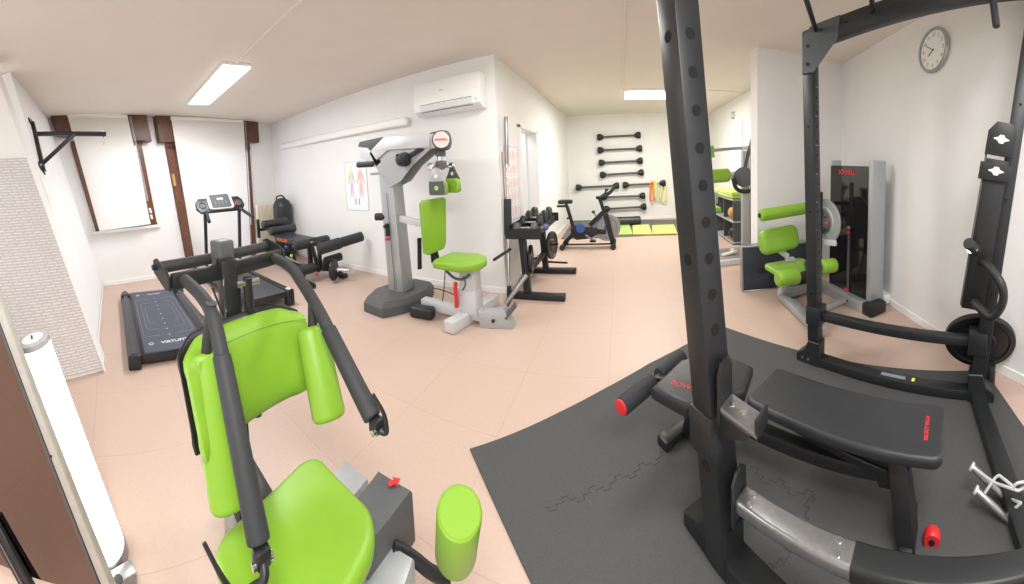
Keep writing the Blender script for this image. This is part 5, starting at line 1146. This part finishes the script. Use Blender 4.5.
# wide curved backrest with black rim
def BKP(x, y, z): return V((-1.13, ym + .0, 0)) + TW @ V((x + 1.16, y, z))
def curved(off, grow, th, z_off=.0):
    mb = MB(); vs0, vs1 = [], []
    n = 14; m = 5; W_, H_ = .54 + grow, .31 + grow
    for k, (xo) in enumerate((off, off + th)):
        pass
    grid = {}
    for layer, xo in enumerate((off, off + th)):
        for i in range(n + 1):
            for j in range(m + 1):
                u = -1 + 2 * i / n; v = -1 + 2 * j / m
                # rounded outline
                hh = H_ / 2 * (1 - .22 * max(0, abs(u) - .72) / .28 * 1.0)
                y = u * W_ / 2; z = v * hh
                x = -1.19 + xo + .05 * u * u * u * u + .04 * u * u + (-.0 if layer else 0) - .045 * v
                if layer == 1 and (i in (0, n) or j in (0, m)): x -= th * .45
                grid[layer, i, j] = BKP(x, y, .82 + z_off + z)
    keys = list(grid); idx = {k: q for q, k in enumerate(keys)}
    fs = []
    for layer in (0, 1):
        for i in range(n):
            for j in range(m): fs.append([idx[layer, i, j], idx[layer, i + 1, j], idx[layer, i + 1, j + 1], idx[layer, i, j + 1]])
    for i in range(n):
        for j in (0, m): fs.append([idx[0, i, j], idx[0, i + 1, j], idx[1, i + 1, j], idx[1, i, j]])
    for j in range(m):
        for i in (0, n): fs.append([idx[0, i, j], idx[0, i, j + 1], idx[1, i, j + 1], idx[1, i, j]])
    _, f = mb._f([grid[k] for k in keys], fs); bmesh.ops.recalc_face_normals(mb.bm, faces=f)
    bmesh.ops.subdivide_edges(mb.bm, edges=mb.bm.edges[:], cuts=1, use_grid_fill=True, smooth=.5)
    return mb
bk = part('backrest', curved(.0, 0, .06), GREEN, t, ang=50)
part('backrest_shell', curved(-.025, .02, .02), BLACKP, bk)
mb = MB().tube([BKP(-1.2 + .066 + .05 * u ** 4 + .04 * u * u - .045 * .78, u * .25, .82 + .155 * .78) for u in [k / 6 for k in range(-6, 7)]], .0022, 4); part('seam', mb, mat('seam_green', (126, 176, 40), .5), bk)
# seat: a rounded wedge of lime vinyl
sc2 = V((-.79, ym - .0, .42))
sA, sB, sC = Z(312, 450, .44), Z(382, 521, .44), Z(213, 541, .44); sD = sB + sC - sA
sxv, syv = (sB - sA) / 2, (sA - sC) / 2; sO = (sB + sC) / 2
pl = [(a * 2, b * 2) for a, b in rpoly(1.04, 1.04, [.24, .22, .16, .22], 8)]
mb = MB().prism([sO + sxv * a + syv * b - V((0, 0, .07)) for a, b in pl], (0, 0, .075), .03, 5); part('seat', mb, GREEN, t)
mb = MB().bar((-.82, ym, .02), (-.82, ym, .41), .12, .1, (1, 0, 0), .008, 2); part('seat_post', mb, SILVER, t)
mb = MB().bar((-1.4, ym, .06), (-.35, ym, .06), .12, .1, None, .01, 2); part('floor_beam', mb, SILVER, t)
mb = MB().bar((-1.25, ym, .36), (-.82, ym, .36), .07, .07, None, .006, 2); part('seat_beam', mb, BLACK, t)
# black side beam with the red arrow, grey housings, foot pad roller
sb_ = part('side_beam', MB().prism([Z(378, 469, .4), Z(412, 489, .4), Z(366, 548, .4), Z(334, 525, .4)], (0, 0, -.2), .014, 2), DGREY, t)
a_ = Z(394, 482, .406); dd = (Z(404, 477, .406) - a_).normalized(); ss = V((-dd.y, dd.x, 0))
part('red_arrow', MB().prism([a_ + dd * x + ss * y for x, y in ((-.022, -.009), (.002, -.009), (.002, -.02), (.026, 0), (.002, .02), (.002, .009), (-.022, .009))], (0, 0, .001)), RED, sb_)
part('grey_housing', MB().prism([Z(345, 459, .33), Z(368, 478, .33), Z(340, 512, .33), Z(316, 492, .33)], (0, 0, -.2), .01, 2), SILVER, t)
part('front_housing', MB().prism([Z(391, 543, .3), Z(414, 557, .3), Z(400, 600, .3), Z(352, 590, .3)], (0, 0, -.2), .012, 2), SILVER, t)
p = Z(460, 512, .56); q = Z(455, 570, .38)
q = V((p.x - .0, p.y - .0, .40)); ra = (q - p).normalized()
bt_ = RP(455.5, 553, .95); tp_ = RP(459.5, 511, .86)
rv = (bt_ - tp_).normalized(); r_ = .064
rol = part('foot_roller', MB().lathe([(.012, .003), (r_ * .86, .002), (r_ * .9, 0), (r_ * .97, .004), (r_, .012), (r_, (bt_ - tp_).length - .02), (r_ * .9, (bt_ - tp_).length), (.012, (bt_ - tp_).length)], tp_, bt_, 36), GREEN, t, ang=22)
part('roller_seam', MB().tube([tp_ + rv * .005 + (V((math.cos(k), math.sin(k), 0)) - rv * rv.dot(V((math.cos(k), math.sin(k), 0)))).normalized() * r_ * .86 for k in [i * math.pi / 14 for i in range(28)]], .0018, 4, closed=True), bpy.data.materials['seam_green'], rol)
part('roller_post', MB().cyl(bt_ - rv * .02, bt_ + rv * .22, .016, n=16), CHROME, rol)
part('curved_link', MB().tube([Z(392, 546, .3), Z(412, 556, .25), Z(430, 572, .2), bt_ + rv * .2], .02, 10, .05), BLACKP, t)
